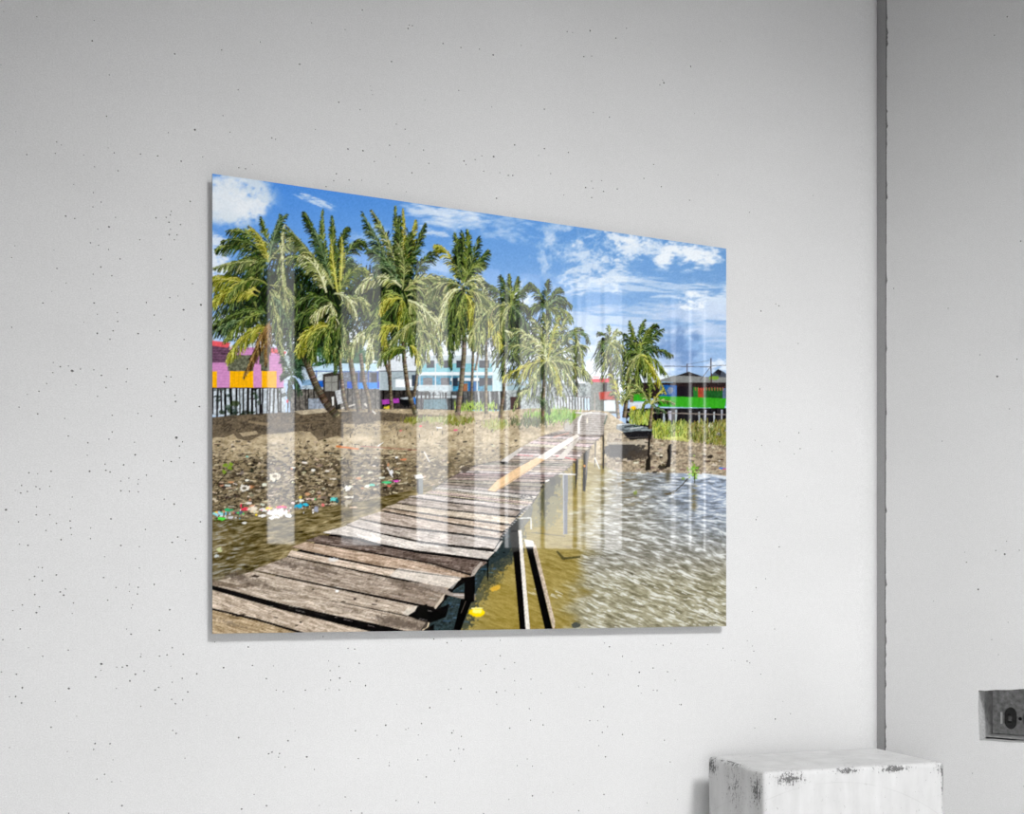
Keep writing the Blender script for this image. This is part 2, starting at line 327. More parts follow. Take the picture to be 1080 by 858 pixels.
c = c*(1-.75*blue)+np.array([142, 160, 190])*.75*blue
low = smooth(580, 625, YY)[..., None]*g
c = c*(1-low*.6)+np.array([160, 154, 120])*low*.6
amp = 34+38*g
c = c+(b1[..., None]-.5)*amp*1.3+(b2[..., None]-.5)*amp*1.5+(b3[..., None]-.5)*26
cv[wr] = np.clip(c[wr]/255, 0, 1)
mix(smooth(.55, .66, b1*.5+b2*.5)*wr*g[..., 0]*np.where(YY > 585, .6, .75), (222, 225, 224))
mix(smooth(.46, .38, b1*.5+b2*.5)*wr*g[..., 0]*.28, (104, 98, 80))
mix(smooth(.56, .68, fbm((XX+YY*.1)/8, (YY+XX*.02)/1.7, 331, 4))*wr*smooth(560, 500, YY)*smooth(630, 660, XX)*smooth(712, 660, XX)*.75, (104, 84, 40))
mix(smooth(500, 496, YY)*smooth(735, 765, XX)*.0*wr, (255, 255, 255))
mix(np.exp(-((XX-628+.1*(YY-560))/14)**2)*smooth(.48, .6, b2)*wr*smooth(480, 520, YY)*smooth(620, 580, YY)*.3, (226, 228, 226))  # faint pale band: a window reflection put into the ink
stroke(740, 499, 770, 503, 1.6, 2, (214, 224, 236), .8)
for x0, y0, x1, y1 in ((700, 600, 768, 618), (690, 630, 720, 655), (722, 636, 756, 662), (560, 622, 600, 628), (640, 600, 700, 622), (650, 622, 690, 640), (636, 600, 690, 618), (700, 622, 768, 634), (735, 640, 768, 652), (620, 655, 690, 661), (728, 658, 760, 661)):
    for q in range(9):
        t = rng.random(); x = x0+(x1-x0)*t+rng.normal(0, 4); y = y0+(y1-y0)*t+rng.normal(0, 2)
        L = rng.uniform(3, 10); stroke(x, y, x+L, y+L*.42, 1.1, .4, (230, 230, 222), .75)
# litter on the waterline
for x, y, rx, ry, c in ((231, 541, 6, 2.6, (150, 216, 230)), (228, 539.5, 2.4, 1.3, (250, 230, 60)), (240, 537.5, 5, 1.8, (50, 170, 110)), (233, 546.5, 7.5, 2, (84, 220, 70)), (233, 543.6, 5, 1.2, (238, 240, 236)),
        (243, 545, 5, 1.6, (206, 210, 216)), (251, 540, 5, 1.5, (84, 96, 116)), (258, 536.5, 4.6, 1.8, (226, 60, 84)), (254, 533.6, 1, 3, (222, 70, 90)), (266, 535.6, 4.6, 3, (240, 226, 208)), (268, 539, 4, 1.6, (232, 214, 176)), (277, 537, 5.6, 1.8, (246, 246, 244)), (276, 543.4, 5, 1.8, (250, 248, 246)),
        (283, 535.6, 4, 1.6, (240, 206, 60)), (285, 540, 3, 2.4, (250, 240, 240)), (297, 534, 6, 1.8, (226, 70, 130)), (295, 540, 12.5, 4.6, (250, 244, 246)), (289, 545, 6, 2, (250, 250, 250)), (304, 543, 5, 2.6, (246, 250, 252)),
        (316, 533, 5.6, 2.6, (40, 170, 210)), (309, 530, 3.6, 1.6, (250, 226, 226)), (322, 531.6, 2.6, 1.8, (60, 190, 220)), (318, 527.6, 5, 1.4, (238, 240, 226)), (327, 525.6, 5, 1.2, (230, 200, 190)), (332, 526, 1.6, .9, (80, 200, 110)), (317, 524, 2, 1.2, (226, 200, 90)),
        (351, 526, 4.2, 2.8, (96, 210, 206)), (355.6, 527.4, 1.8, 2.4, (40, 90, 100)), (366.5, 514, 6, 2.8, (240, 238, 232)), (368, 523.6, 4.6, 1.2, (238, 234, 222)), (366, 530, 4, 3.4, (176, 166, 144)), (372, 534.6, 3.4, .9, (236, 200, 170)), (391.5, 511, 5, 1.5, (92, 206, 184)), (340, 531.4, 2, 2.4, (222, 110, 110)), (333.6, 536.6, 3.6, 3, (150, 156, 176)),
        (257.5, 514, 4.8, 3.6, (232, 228, 218)), (288.6, 501.6, 6.6, 4.6, (236, 226, 206)), (302, 508, 4.6, 3.2, (166, 150, 128)), (407.6, 508, 5.6, 1.3, (74, 200, 130)), (417.6, 506.8, 3.6, 1.3, (226, 80, 190)), (484.6, 502, 3, 1.4, (40, 160, 230)), (410, 512, 2.4, .8, (230, 110, 100)),
        (418.6, 481.6, 2.2, 1.2, (236, 240, 240)), (422, 453.6, 1.8, 1, (232, 110, 120)), (462.6, 450.6, 3.4, 1.1, (244, 244, 246)), (443, 449, 1.8, 1, (230, 90, 100)), (480, 453, 2.4, 1, (220, 90, 130)), (425, 484, 3, 1, (210, 130, 90)), (260.6, 481, 2, 1.4, (140, 206, 190)), (412, 498, 2.4, 3.2, (232, 232, 236)), (472, 487, 2, 1.2, (230, 200, 160)), (489, 492, 5, 1.6, (226, 214, 190)), (257, 551, 2.6, 1, (240, 240, 236)), (231, 579, 3, 2.6, (196, 202, 150)), (228, 586, 2.6, 2, (190, 196, 196))):
    blob(x, y, rx*.86, ry*.84, c, .95, .8)
blob(257.5, 514.4, 2.2, 1.5, (90, 80, 64), .9, .3); blob(289.5, 501.6, 2.6, 1.7, (120, 108, 90), .9, .3); blob(302, 508, 2.4, 1.6, (96, 84, 68), .9, .3)
for _ in range(22): blob(rng.normal(240, 12), rng.normal(541, 2.0), rng.uniform(.4, 1.2), rng.uniform(.5, 1), jit(((250, 250, 250), (250, 220, 40), (60, 190, 90), (230, 70, 90), (90, 180, 220))[rng.integers(5)], 8), .95, .3)
for _ in range(18): blob(rng.normal(296, 18), rng.normal(537, 3), rng.uniform(.4, 1.2), rng.uniform(.5, 1), jit(((250, 250, 250), (240, 120, 160), (60, 60, 60), (230, 200, 90), (240, 240, 240))[rng.integers(5)], 8), .95, .3)
# ---- water under the walkway, far posts, boat
poly([(430, 680), (440, 640), (520, 570), (546, 546), (552, 548), (536, 584), (516, 596), (500, 628), (486, 650), (474, 680)], (34, 48, 56), .9, .6)
for cx, cy, rx, ry, a_ in ((540, 578, 12, 8, .7), (530, 590, 16, 7, .75), (520, 600, 14, 7, .7), (512, 612, 12, 6, .6), (505, 626, 10, 8, .6), (494, 640, 10, 12, .7), (486, 656, 10, 10, .7), (524, 612, 8, 3, .4), (548, 562, 6, 8, .5)): blob(cx, cy, rx, ry, (40, 50, 52), a_, .9, -.5)
for _ in range(160):
    x = rng.uniform(455, 545); y = rng.uniform(560, 662)
    if x+(y-560)*.6 < 546: blob(x, y, rng.uniform(1, 5), rng.uniform(.4, 1), jit((70, 96, 122) if rng.random() < .5 else (14, 22, 24), 10), .7, .7)
blob(572, 532, 22, 22, (108, 108, 82), .6, .6, -.6); blob(592, 508, 14, 12, (110, 110, 84), .55, .6)
blob(579, 514, 7, 13, (50, 52, 42), .7, .9); blob(573, 530, 5, 12, (62, 64, 50), .6, .9); blob(585, 506, 6, 6, (40, 40, 34), .6, .6)
stroke(560, 561, 596, 565, 1, 1, (80, 76, 54), .7)
mix(np.exp(-((XX-540-.2*(YY-640))/40)**2)*smooth(590, 640, YY)*smooth(500, 520, XX)*.35*wr, (132, 110, 34))
poly([(586, 581), (588, 580), (595, 587), (612, 585.6), (612, 587.4), (593, 590)], (60, 58, 36), .8)
blob(607, 658.5, 4.4, 2.8, (66, 70, 66), .95, .4); blob(522, 619.6, 5.6, 2.6, (214, 170, 60), .9, .4, -.4); blob(578, 640, 1.6, .8, (214, 190, 90), .8)
blob(502.6, 645, 8, 5, (248, 208, 12), 1, .3); blob(503, 644, 5, 2, (255, 240, 130), .9, .5); stroke(497, 641, 509, 640.5, 1, .8, (255, 244, 170))
# long lengths of pier leg, right side
poly([(593.4, 500), (598.6, 500), (598, 563), (594, 563)], (96, 100, 108)); stroke(593.8, 500, 594.4, 563, 1.2, 1.2, (150, 152, 156))
poly([(606, 486), (610, 482), (609, 500), (606.4, 520)], (60, 56, 50)); poly([(615, 478), (619.6, 473), (619, 500), (617, 518), (614, 517)], (52, 50, 48))
stroke(584, 498.6, 607, 500, 1.6, 1.4, (216, 212, 208)); stroke(622, 466, 617, 500, 2, 1.2, (92, 84, 72)); stroke(628, 458, 627, 492, 1.6, 1, (80, 74, 64)); stroke(627, 482, 632, 494, 1.1, .9, (214, 214, 208))
stroke(636, 446, 636, 494, 1.8, 1.6, (46, 44, 40)); stroke(634, 517, 646, 519, 1, .8, (34, 34, 30)); blob(616, 491, 1.2, 1.4, (210, 140, 60))
# moored boat under a tarpaulin, on its trestle
blob(662, 475, 22, 8.5, (60, 57, 54), .95, .5); blob(650, 474, 14, 7.5, (64, 62, 60), .9, .4); blob(676, 480, 12, 5, (70, 62, 54), .8, .7); poly([(640, 466), (682, 464), (683, 468.4), (640, 468)], (176, 166, 148), .9, .1)
poly([(657, 449), (688, 450), (687, 462), (664, 463.5), (657, 457)], (34, 34, 36), 1, .3)
stroke(658, 461, 687, 460.6, 1, 1, (74, 70, 66))
poly([(650, 448), (656, 445.6), (668, 447), (680, 449.6), (688, 451), (687, 454), (672, 453.6), (658, 455.4), (650, 452)], (112, 122, 126), 1, .3)
for x0, y0, x1, y1, c in ((651, 447.5, 664, 446.4, (206, 212, 216)), (658, 450, 670, 447.6, (40, 44, 46)), (664, 451.6, 678, 449.6, (190, 196, 196)), (654, 452, 662, 454, (60, 66, 70)), (676, 452.8, 686, 452.6, (150, 160, 162)), (668, 449, 675, 449.4, (30, 60, 50))):
    stroke(x0, y0, x1, y1, 1.4, .7, c)
stroke(684.6, 458, 683.6, 482, 2.6, 2.2, (34, 30, 28)); stroke(680, 466, 684, 466, 1, 1, (40, 36, 32)); poly([(681, 484), (686, 480), (686, 495), (680, 496)], (40, 36, 30), 1, .2); blob(690, 497, 3, 1.4, (60, 52, 42))
poly([(703, 474), (705, 468), (708, 467.4), (708.4, 476), (706.6, 492), (701, 493), (704, 482)], (36, 32, 28), 1, .2)
stroke(711, 476, 715, 479, 1.6, .8, (90, 80, 70)); blob(698, 492, 6, 1.8, (40, 36, 30), .9, .8); blob(696.6, 481.6, 2.2, 1.2, (52, 46, 40)); blob(748.6, 481, 3, 2, (48, 42, 36)); blob(655, 478, 2.6, 4, (60, 56, 52), .9)
stroke(716, 479, 740, 483, .8, .6, (90, 80, 66))
pline([(702, 521), (712, 517), (719, 511), (725, 504)], .9, 1.2, (66, 62, 46)); blob(705, 520, 5, 1.2, (88, 74, 44), .8)
for _ in range(60): blob(rng.normal(731, 2.6), rng.normal(497, 4.6), rng.uniform(.5, 1.4), rng.uniform(.6, 1.4), jit((126, 164, 66), 24), .95)
stroke(732, 498, 732.4, 509, 1.2, 1.2, (60, 66, 36)); blob(720, 504, 2.4, 1.4, (120, 150, 70), .9); blob(669.6, 519, 2, 2.4, (130, 146, 70), .8)
mix(np.exp(-((XX-731.6-.0*(YY-500))/3.2)**2)*smooth(508, 512, YY)*smooth(542, 534, YY)*smooth(.3, .6, b2)*.75, (96, 84, 46))
mix(np.exp(-((XX-704)/3)**2)*smooth(492, 496, YY)*smooth(512, 504, YY)*.7, (70, 62, 40))

# ---- the plank walkway
def grain(w, ang, seed):
    c, s = np.cos(ang), np.sin(ang)
    return fbm((XX[w]*c+YY[w]*s)/13, (YY[w]*c-XX[w]*s)/.9, seed, 3), fbm((XX[w]*c+YY[w]*s)/9, (YY[w]*c-XX[w]*s)/3.5, seed+9, 3)
def board(pts, col, hl=0.0):
    xs = [p[0] for p in pts]; ys = [p[1] for p in pts]
    w = window(min(xs), min(ys), max(xs), max(ys))
    if w is None: return
    m = inside(pts, w); ang = np.arctan2(pts[1][1]-pts[0][1], pts[1][0]-pts[0][0])
    n, b = grain(w, ang, int(rng.integers(1e6)))
    f = fbm(XX[w]/1.3, YY[w]/.8, 77, 2); c = np.asarray(col, np.float32)*1.04+(n[..., None]-.5)*np.array([96, 92, 88])+(b[..., None]-.5)*np.array([60, 62, 62])+(f[..., None]-.5)*56-(smooth(.55, .68, b)*44)[..., None]
    if hl: c = c+(smooth(.5, .72, n)*hl)[..., None]
    sub = cv[w]; sub[m] = np.clip(c[m]/255, 0, 1)
poly([(216, 617), (228, 617), (300, 636), (290, 606), (274, 602), (312, 581), (348, 563), (384, 548), (411, 536), (448, 521), (474, 503), (500, 490), (530, 484), (553, 469), (575, 458), (598, 452), (636, 440), (636, 458), (618, 474), (608, 484), (597, 495), (575, 507), (561, 532), (546, 545), (530, 566), (520, 580), (512, 592), (498, 608), (478, 622), (452, 652), (446, 680), (216, 680)], (16, 15, 15))
def lerp(P, t):
    t = np.clip(t, 0, 1)*(len(P)-1); i = min(int(t), len(P)-2); f = t-i
    return (P[i][0]*(1-f)+P[i+1][0]*f, P[i][1]*(1-f)+P[i+1][1]*f)
# far boards, drawn from the far end to the near end
Lf = [(600, 450), (575, 458), (553, 469), (530, 484.5), (495, 492.5), (474, 504), (457, 515.5), (446, 520)]
Rf = [(636, 452), (635, 459), (618, 474), (608, 484), (597, 495), (575.5, 506), (563, 528), (556, 533)]
tones = [(172, 160, 150), (148, 134, 124), (194, 185, 178), (160, 146, 134), (126, 112, 104), (184, 170, 154)]
N = 31
def step(k): return 1-(1-(k/N))**1.0
for i in range(N):
    t0 = (i/N)**.9; t1 = ((i+1)/N)**.9
    a = lerp(Lf, t0); b = lerp(Rf, t0); c = lerp(Rf, t1); d = lerp(Lf, t1)
    gp = .17+.13*t0
    a = (a[0]+rng.uniform(-1, 1)*1.2, a[1]); b = (b[0]+rng.uniform(-1, 1.4), b[1])
    board([a, b, (c[0]+rng.uniform(-.5, 1), c[1]-(c[1]-b[1])*gp), (d[0], d[1]-(d[1]-a[1])*gp)], jit(tones[rng.integers(6)], 12))
# the bend at the far end
poly([(598, 452), (606, 441), (617, 434), (632, 433), (640, 436), (637, 446), (636, 458), (606, 458)], (166, 158, 150), 1, .16)
for i in range(9): stroke(604+i*.6, 453-i*2.1, 637, 455-i*2.3, .6, .5, (96, 86, 82), .7)
pline([(610, 457), (610, 444), (613, 437), (624, 434)], 2.6, 1.4, (226, 222, 216)); stroke(619, 446, 619, 440, 1.6, 1.2, (220, 210, 190)); stroke(606, 434.5, 640, 436, 1.4, 1.2, (206, 202, 198))
pline([(597, 455), (594, 449), (596, 443), (600, 441)], 1, .8, (130, 124, 118)); blob(598, 449, 3, 5, (176, 172, 166), .8)
stroke(640, 437, 637, 447, 1.6, 1.8, (70, 84, 60))
stroke(562, 480.5, 546, 479, .9, .8, (206, 90, 96), .8); stroke(586, 480, 608, 484.5, 1, 1, (216, 70, 80), .8); stroke(583, 460.6, 600, 456, 1, .8, (206, 140, 120), .8)
poly([(528, 487), (529, 484.4), (549, 471), (552, 472), (535, 486.6)], (196, 190, 184)); poly([(527, 486), (535, 486.4), (535, 489), (528, 488.6)], (26, 24, 24))
# loose planks laid along it
poly([(585, 483.6), (590, 480), (605, 463), (611, 461), (607, 468), (594, 483.6)], (196, 188, 178), 1, .08); stroke(583, 484, 593, 484.4, 1, .8, (60, 40, 30))
poly([(514, 516.6), (524, 506), (545, 493), (566, 482), (574.8, 484), (556, 497), (534, 511), (522, 518)], (222, 186, 142), 1, .07)
stroke(523, 516.8, 573, 485, .6, .5, (140, 108, 82), .8)
poly([(566, 482), (586, 469.6), (608, 457), (611, 459.6), (592, 472.6), (575, 484.4)], (232, 224, 214), 1, .05)
stroke(575, 484.6, 610, 460.4, .5, .5, (130, 116, 110), .8)
for _ in range(14): blob(rng.uniform(546, 562), 523+rng.normal(0, .8), 1.4, .6, (50, 42, 38), .9, .6)
# mid and near boards: gap lines run from the left end to the right end
G = [
 ([(446, 520), (500, 527), (556, 532)], 1.0, 1.2),
 ([(430.7, 523.6), (480, 530), (549, 537.6)], .9, 1.4),
 ([(418, 530), (470, 537), (544, 544.6)], .9, 1.5),
 ([(406, 534.6), (460, 543), (538, 553)], 1.0, 1.8),
 ([(401, 538), (460, 549), (530, 560.6)], 1.4, 1.8),
 ([(378, 546.6), (404, 551.8), (436, 557), (480, 562), (526, 568)], 1.2, 2),
 ([(365, 553.2), (404, 562.6), (444, 571), (472, 574.6), (521, 580)], .9, 2.6),
 ([(340, 562.4), (376, 567.4), (400, 574), (439, 581.2), (476, 585.6), (514, 590.6)], 2.2, 2.4),
 ([(322, 570), (345, 574), (400, 584), (453, 593), (497, 606)], 1.2, 1.6),
 ([(307, 578), (330, 583), (356, 588.2), (400, 597), (440, 603), (486, 609)], 2.6, .8),
 ([(303, 586), (340, 593.4), (400, 606), (440, 614), (470, 624)], 1, 2.2),
 ([(267, 601), (340, 616.6), (398, 628.5), (458, 641)], 1.2, 2.4),
 ([(216, 617), (225, 619.4), (298, 639.5), (356, 653), (405, 664), (440, 674)], 2.6, 9),
 ([(216, 639.5), (225, 642), (270, 652.5), (312, 665), (330, 670)], 1.6, 2.2),
 ([(216, 690), (300, 690)], 1, 1)]
bt = [(184, 174, 168), (160, 148, 138), (192, 178, 160), (182, 164, 146), (176, 162, 150), (176, 166, 158), (206, 198, 190), (112, 98, 90), (176, 154, 134), (202, 184, 166), (160, 146, 132), (176, 162, 146), (184, 168, 150), (168, 148, 118), (160, 148, 130), (160, 148, 130)]
def offs(P, d): return [(x, y+d) for x, y in P]
for i in range(len(G)-1):
    up, u0, u1 = G[i]; dn, d0, d1 = G[i+1]
    n = len(up); m = len(dn)
    A = [(x, y+(u0+(u1-u0)*j/(n-1))*.66) for j, (x, y) in enumerate(up)]
    B = [(x, y-(d0+(d1-d0)*j/(m-1))*.66) for j, (x, y) in enumerate(dn)]
    poly([(p[0]+.6, p[1]) for p in A]+[(p[0]-.4, p[1]+.5) for p in B[::-1]], (50, 42, 36), .9)      # board edge thickness
    pts = A+B[::-1]
    # order so the first edge gives the direction of the grain
    board([A[0], A[-1]]+[B[-1]]+B[-2:0:-1]+[B[0]] if len(A) == 2 else A+B[::-1], bt[i], 14)
# plank ends that stick out and the stub pieces
poly([(420, 598), (486, 608), (477, 620.4), (410, 607)], (222, 218, 212), .55, .2)
poly([(430, 612.4), (466, 618), (476, 624.6), (501, 626), (500.6, 632.4), (484, 630), (458, 623)], (150, 138, 128), 1, .12); stroke(478, 626.6, 500, 627.6, 1, 1.2, (206, 200, 194))
poly([(440, 639), (459, 642.4), (474, 636), (470, 650), (452, 657), (429, 649)], (14, 14, 14)); poly([(469, 625), (467, 632), (459, 641.6), (457.6, 639.6), (465, 629)], (196, 182, 164), 1, .1)
poly([(425, 613), (468, 625), (458, 639), (440, 636), (404, 628), (420, 620)], (96, 82, 70), .35, .5)
poly([(440, 638.4), (437, 644), (429, 648.6), (424, 646), (430, 640)], (206, 196, 182), 1, .15)
pline([(347, 632.4), (380, 639), (429, 649)], .6, 1.4, (40, 34, 30)); poly([(429, 649.6), (452, 655.6), (451, 661), (446, 665), (400, 659), (396, 648)], (110, 98, 86), .6, .3); pline([(452, 656), (450.6, 661), (445, 664)], 1.2, 1.2, (216, 198, 166))
poly([(445, 665), (452, 660), (458, 657), (456, 674), (440, 674)], (16, 16, 16))
poly([(498, 601.6), (506.6, 591.6), (509, 592.6), (500, 606), (496, 608)], (170, 160, 150), 1, .1); poly([(520, 581), (528, 569.4), (530, 570), (523, 581)], (196, 190, 184))
poly([(216, 609), (228, 611), (250, 616), (262, 614), (270, 617), (250, 621), (216, 614)], (104, 90, 76), .7, .4)
poly([(216, 612), (236, 610), (264, 601), (250, 600), (216, 618)], (120, 106, 92), .5, .3)
for x, y, rx, ry in ((270, 607, 5, 1.4), (290, 650.5, 2.6, .8), (316.6, 655.6, 1.6, .9), (312, 659, 1.6, .7), (374, 631, 1.6, 1), (397, 633, 1.4, .8), (394, 637, 3, .7), (330, 621, 1.4, .8), (362, 633.6, 3, .6), (256, 647.6, 3, 1), (246, 648, 2, .9)):
    blob(x, y, rx, ry, (48, 38, 32), .9, .5)
blob(355, 622.6, 1.8, 1, (250, 250, 248)); blob(351, 589.6, 5, 2, (224, 222, 220), .8)
for cx, cy, rx, ry, a_ in ((262, 612, 22, 4, .35), (246, 606, 14, 3, .35), (330, 598, 26, 3, .3), (300, 594, 12, 2.4, .4), (430, 616, 26, 4, .35), (380, 572, 20, 2, .4), (345, 566, 12, 2, .5), (470, 598, 22, 3, .4), (240, 656, 14, 2.4, .3), (300, 622, 18, 2, .25), (420, 656, 26, 4, .4), (360, 640, 20, 2.4, .2), (440, 588, 30, 2, .35), (330, 643, 12, 2, .25)):
    blob(cx, cy, rx, ry, (64, 54, 48), a_, .9, .24)
poly([(225, 641), (248, 646.6), (248, 650), (256, 650), (262, 653), (270, 655)], (20, 18, 18), .8)
for _ in range(300):
    t = rng.random(); a = (rng.uniform(226, 300), rng.uniform(604, 660))
    x = rng.uniform(226, 480); y = rng.uniform(575, 662)
    if x+(y-560)*.0 < 310-(y-575)*1.4 or x > 540-(y-560)*1.0: continue
    L = rng.uniform(3, 12); stroke(x, y, x+L, y+L*.225, .5, .25, jit((70, 58, 50) if rng.random() < .6 else (222, 214, 204), 12), .55)
# right hand edge of the mid walkway: cut board ends
for t in np.linspace(0, 1, 18):
    p = lerp([(561, 531), (556, 537), (546, 547), (537, 556), (530, 567)], t); stroke(p[0]-3, p[1]-.6, p[0], p[1], 1, 1.2, (226, 222, 218), .7)
for t in np.linspace(0, 1, 26):
    p = lerp([(635, 459), (618, 475), (608, 485), (597, 496), (576, 508), (566, 524), (556, 537)], t); stroke(p[0]-2, p[1], p[0]+.4, p[1]+1, 1, 1.3, (60, 54, 50), .8)
poly([(546, 548), (560, 532), (562, 534), (560, 545), (552, 556), (540, 562)], (98, 98, 92), .9, .2)
pline([(546.6, 546), (559.6, 545.4), (560, 557.5)], 1, 1.4, (214, 214, 208)); stroke(575, 507, 579, 505.6, 2, 1.4, (220, 216, 210)); stroke(569, 508.6, 575, 508, 1.8, 1.8, (30, 28, 28))
poly([(538, 556), (546, 548), (547, 562), (540, 575)], (50, 50, 48), .95, .2)
# posts at the near right
poly([(489.6, 609), (501, 606), (500, 634), (489, 636)], (14, 12, 12)); poly([(486, 631), (498, 631), (484, 668), (477, 668)], (8, 8, 8)); stroke(491, 633, 486, 646, .6, .5, (80, 74, 66)); stroke(514, 590, 514, 612, 2.4, 1.2, (16, 20, 20))
poly([(440, 640), (450, 636), (452, 652), (440, 650)], (18, 18, 16))
poly([(538.6, 558), (546.8, 559), (554.8, 668), (548.2, 668)], (12, 11, 11)); poly([(546.2, 558.6), (549.6, 558.6), (559, 668), (554.6, 668)], (226, 220, 210), 1, .1); poly([(537, 561), (546, 560), (547, 580), (540, 582)], (54, 54, 52), .9)
poly([(554.2, 575.5), (562, 576), (583.6, 668), (575.4, 668)], (10, 10, 10)); poly([(562, 570), (565.2, 575.6), (585, 655), (584.2, 668), (562.4, 580)], (190, 174, 156), 1, .25); poly([(552.6, 568), (561.6, 569.6), (563.6, 576), (554.4, 576)], (222, 218, 210))
# short post left of the walkway
poly([(439.6, 503), (446, 503), (446, 520), (440.6, 521)], (126, 130, 128)); poly([(439, 504), (441, 503), (441.6, 520), (439.4, 519)], (50, 48, 46)); poly([(436.6, 500.6), (444, 499.4), (447, 503.4), (438, 504.4)], (226, 224, 218), 1, .08)
blob(457, 514, 2, 3, (120, 116, 108), .8); blob(502, 498, 3, 1.4, (60, 52, 44), .8); blob(490, 494, 4, 3, (64, 54, 44), .8, .7)

# ---- coconut palms
DG = ((20, 30, 14), (52, 72, 30), (122, 140, 70)); MG = ((30, 44, 18), (82, 102, 40), (164, 176, 88)); YG = ((70, 76, 22), (150, 152, 50), (218, 212, 104))
PG = ((40, 50, 26), (108, 122, 64), (196, 200, 130)); WG = ((62, 70, 36), (160, 166, 98), (240, 242, 188)); BR = ((60, 42, 26), (110, 82, 44), (170, 136, 80)); CG = ((26, 38, 24), (64, 86, 50), (136, 158, 108))
def frond(p0, p1, p2, pal, leaf=11, both=1.0, gap=.62, rib=1.0):
    tt = np.linspace(0, 1, 11); q = bez(p0, p1, p2, tt); L = np.hypot(np.diff(q[0]), np.diff(q[1])).sum()
    n = max(8, int(L/gap*1.25)); leaf = leaf*1.12
    for s in (-1, 1):
        t = np.sort(.05+.95*rng.random(n))
        x, y = bez(p0, p1, p2, t); u, v = bez(p0, p1, p2, np.minimum(1, t+.03)); u0, v0 = bez(p0, p1, p2, t-.03)
        dx, dy = u-u0, v-v0; d = np.hypot(dx, dy)+1e-6; dx = dx/d; dy = dy/d
        ln = leaf*(.3+.95*np.sin(np.pi*np.minimum(1, t*.9+.1))**.8)*rng.uniform(.6, 1.2, n)
        px, py = -dy*s, dx*s
        ln = np.where(py < 0, ln*.75, ln); w = rng.normal(0, .16, n)
        ad = .8+.7*t**2; fx = dx*(ad+w)+px*.5; fy = dy*(ad+w)+py*.5+.28+w; f = np.hypot(fx, fy)+1e-6; fx /= f; fy /= f
        r = rng.random(n); clump = .5+.5*np.sin(t*L*.55+rng.random()*6)
        pick = np.where(r < .44, 1, np.where(r < .66+.18*(py > 0)+.1*clump, 0, 2))
        c = jits(pal, pick, 17); ww = np.full(n, .5)
        mx, my = x+fx*ln*.5, y+fy*ln*.5
        batch(x, y, mx, my, ww, ww*1.35, c)
        batch(mx, my, mx+fx*.7*ln*.42, my+(fy*.7+.5)*ln*.5, ww*1.3, ww*.5, c*.96)
    P = list(zip(*bez(p0, p1, p2, np.linspace(0, 1, 12))))
    pline(P, 1.0*rib, .3, jit(pal[2], 8)*.92, .85)
def trunk(pts, w0, w1, col=(104, 92, 74)):
    n = len(pts)-1
    for i in range(n):
        a, b = pts[i], pts[i+1]; k = max(2, int(np.hypot(b[0]-a[0], b[1]-a[1])/1.4))
        for j in range(k):
            t0, t1 = j/k, (j+1.1)/k; f = (i+j/k)/n; w = w0+(w1-w0)*f
            x0 = a[0]+(b[0]-a[0])*t0; y0 = a[1]+(b[1]-a[1])*t0; x1 = a[0]+(b[0]-a[0])*t1; y1 = a[1]+(b[1]-a[1])*t1
            c = jit(col, 13); stroke(x0, y0, x1, y1, w, w, c*.55); stroke(x0+w*.16, y0, x1+w*.16, y1, w*.6, w*.6, c); stroke(x0+w*.26, y0, x1+w*.26, y1, w*.22, w*.22, np.clip(c*1.35, 0, 255))
for P, a, b in (([(315, 366), (324, 384), (333, 406), (343, 424), (355, 438)], 6.5, 9), ([(357, 370), (360, 400), (362, 418), (366, 432)], 3.6, 5), ([(365, 350), (368, 372), (373, 402), (377, 422), (379, 434)], 5, 6.6), ([(380, 372), (383, 400), (388, 418), (390, 434)], 4, 4.6),
                ([(400, 352), (403, 372), (410, 394), (413, 431)], 3, 4), ([(409, 368), (411, 392), (412, 431)], 2.6, 3), ([(423, 300), (424, 340), (426, 380), (430, 412), (438, 436)], 3.6, 5.4), ([(443, 340), (441, 378), (439, 400), (436, 418)], 2.6, 3.4),
                ([(487, 300), (489, 345), (489, 372), (486, 406), (482, 438)], 4, 6), ([(496, 330), (499, 360), (498, 390), (496.6, 422)], 2.6, 3), ([(506, 350), (504, 374), (501, 390)], 2, 2.4), ([(512, 330), (512.6, 380), (512, 424), (512.5, 436)], 2.8, 4), ([(539, 322), (534, 352), (531.5, 380), (531, 412), (527, 440)], 3, 4.2),
                ([(578, 340), (575, 372), (573.6, 400), (572, 439)], 3.4, 4), ([(607, 352), (607, 380), (608, 418)], 2, 2.4), ([(643, 358), (644, 392), (650, 420), (652, 441)], 3, 4), ([(676, 372), (672, 392), (668, 404), (664, 420)], 4, 4), ([(667, 345), (664, 380), (662, 410), (658, 440)], 3, 4.6), ([(688, 424), (686, 440), (685, 452)], 3, 4)):
    trunk(P, a, b)
stroke(484, 438, 481, 440, 10, 12, (150, 136, 108), .7)
def crown_fill(cx, cy, rx, ry, n, pal=DG):
    a = rng.uniform(0, 6.28, n); r = rng.random(n)**.6; ln = rng.uniform(5, 12, n)
    x = cx+np.cos(a)*rx*r; y = cy+np.sin(a)*ry*r
    batch(x, y, x+np.cos(a)*ln*.5, y+ln*.85, np.full(n, 1.1), np.full(n, .3), jits(pal, np.where(rng.random(n) < .7, 0, 1), 10))
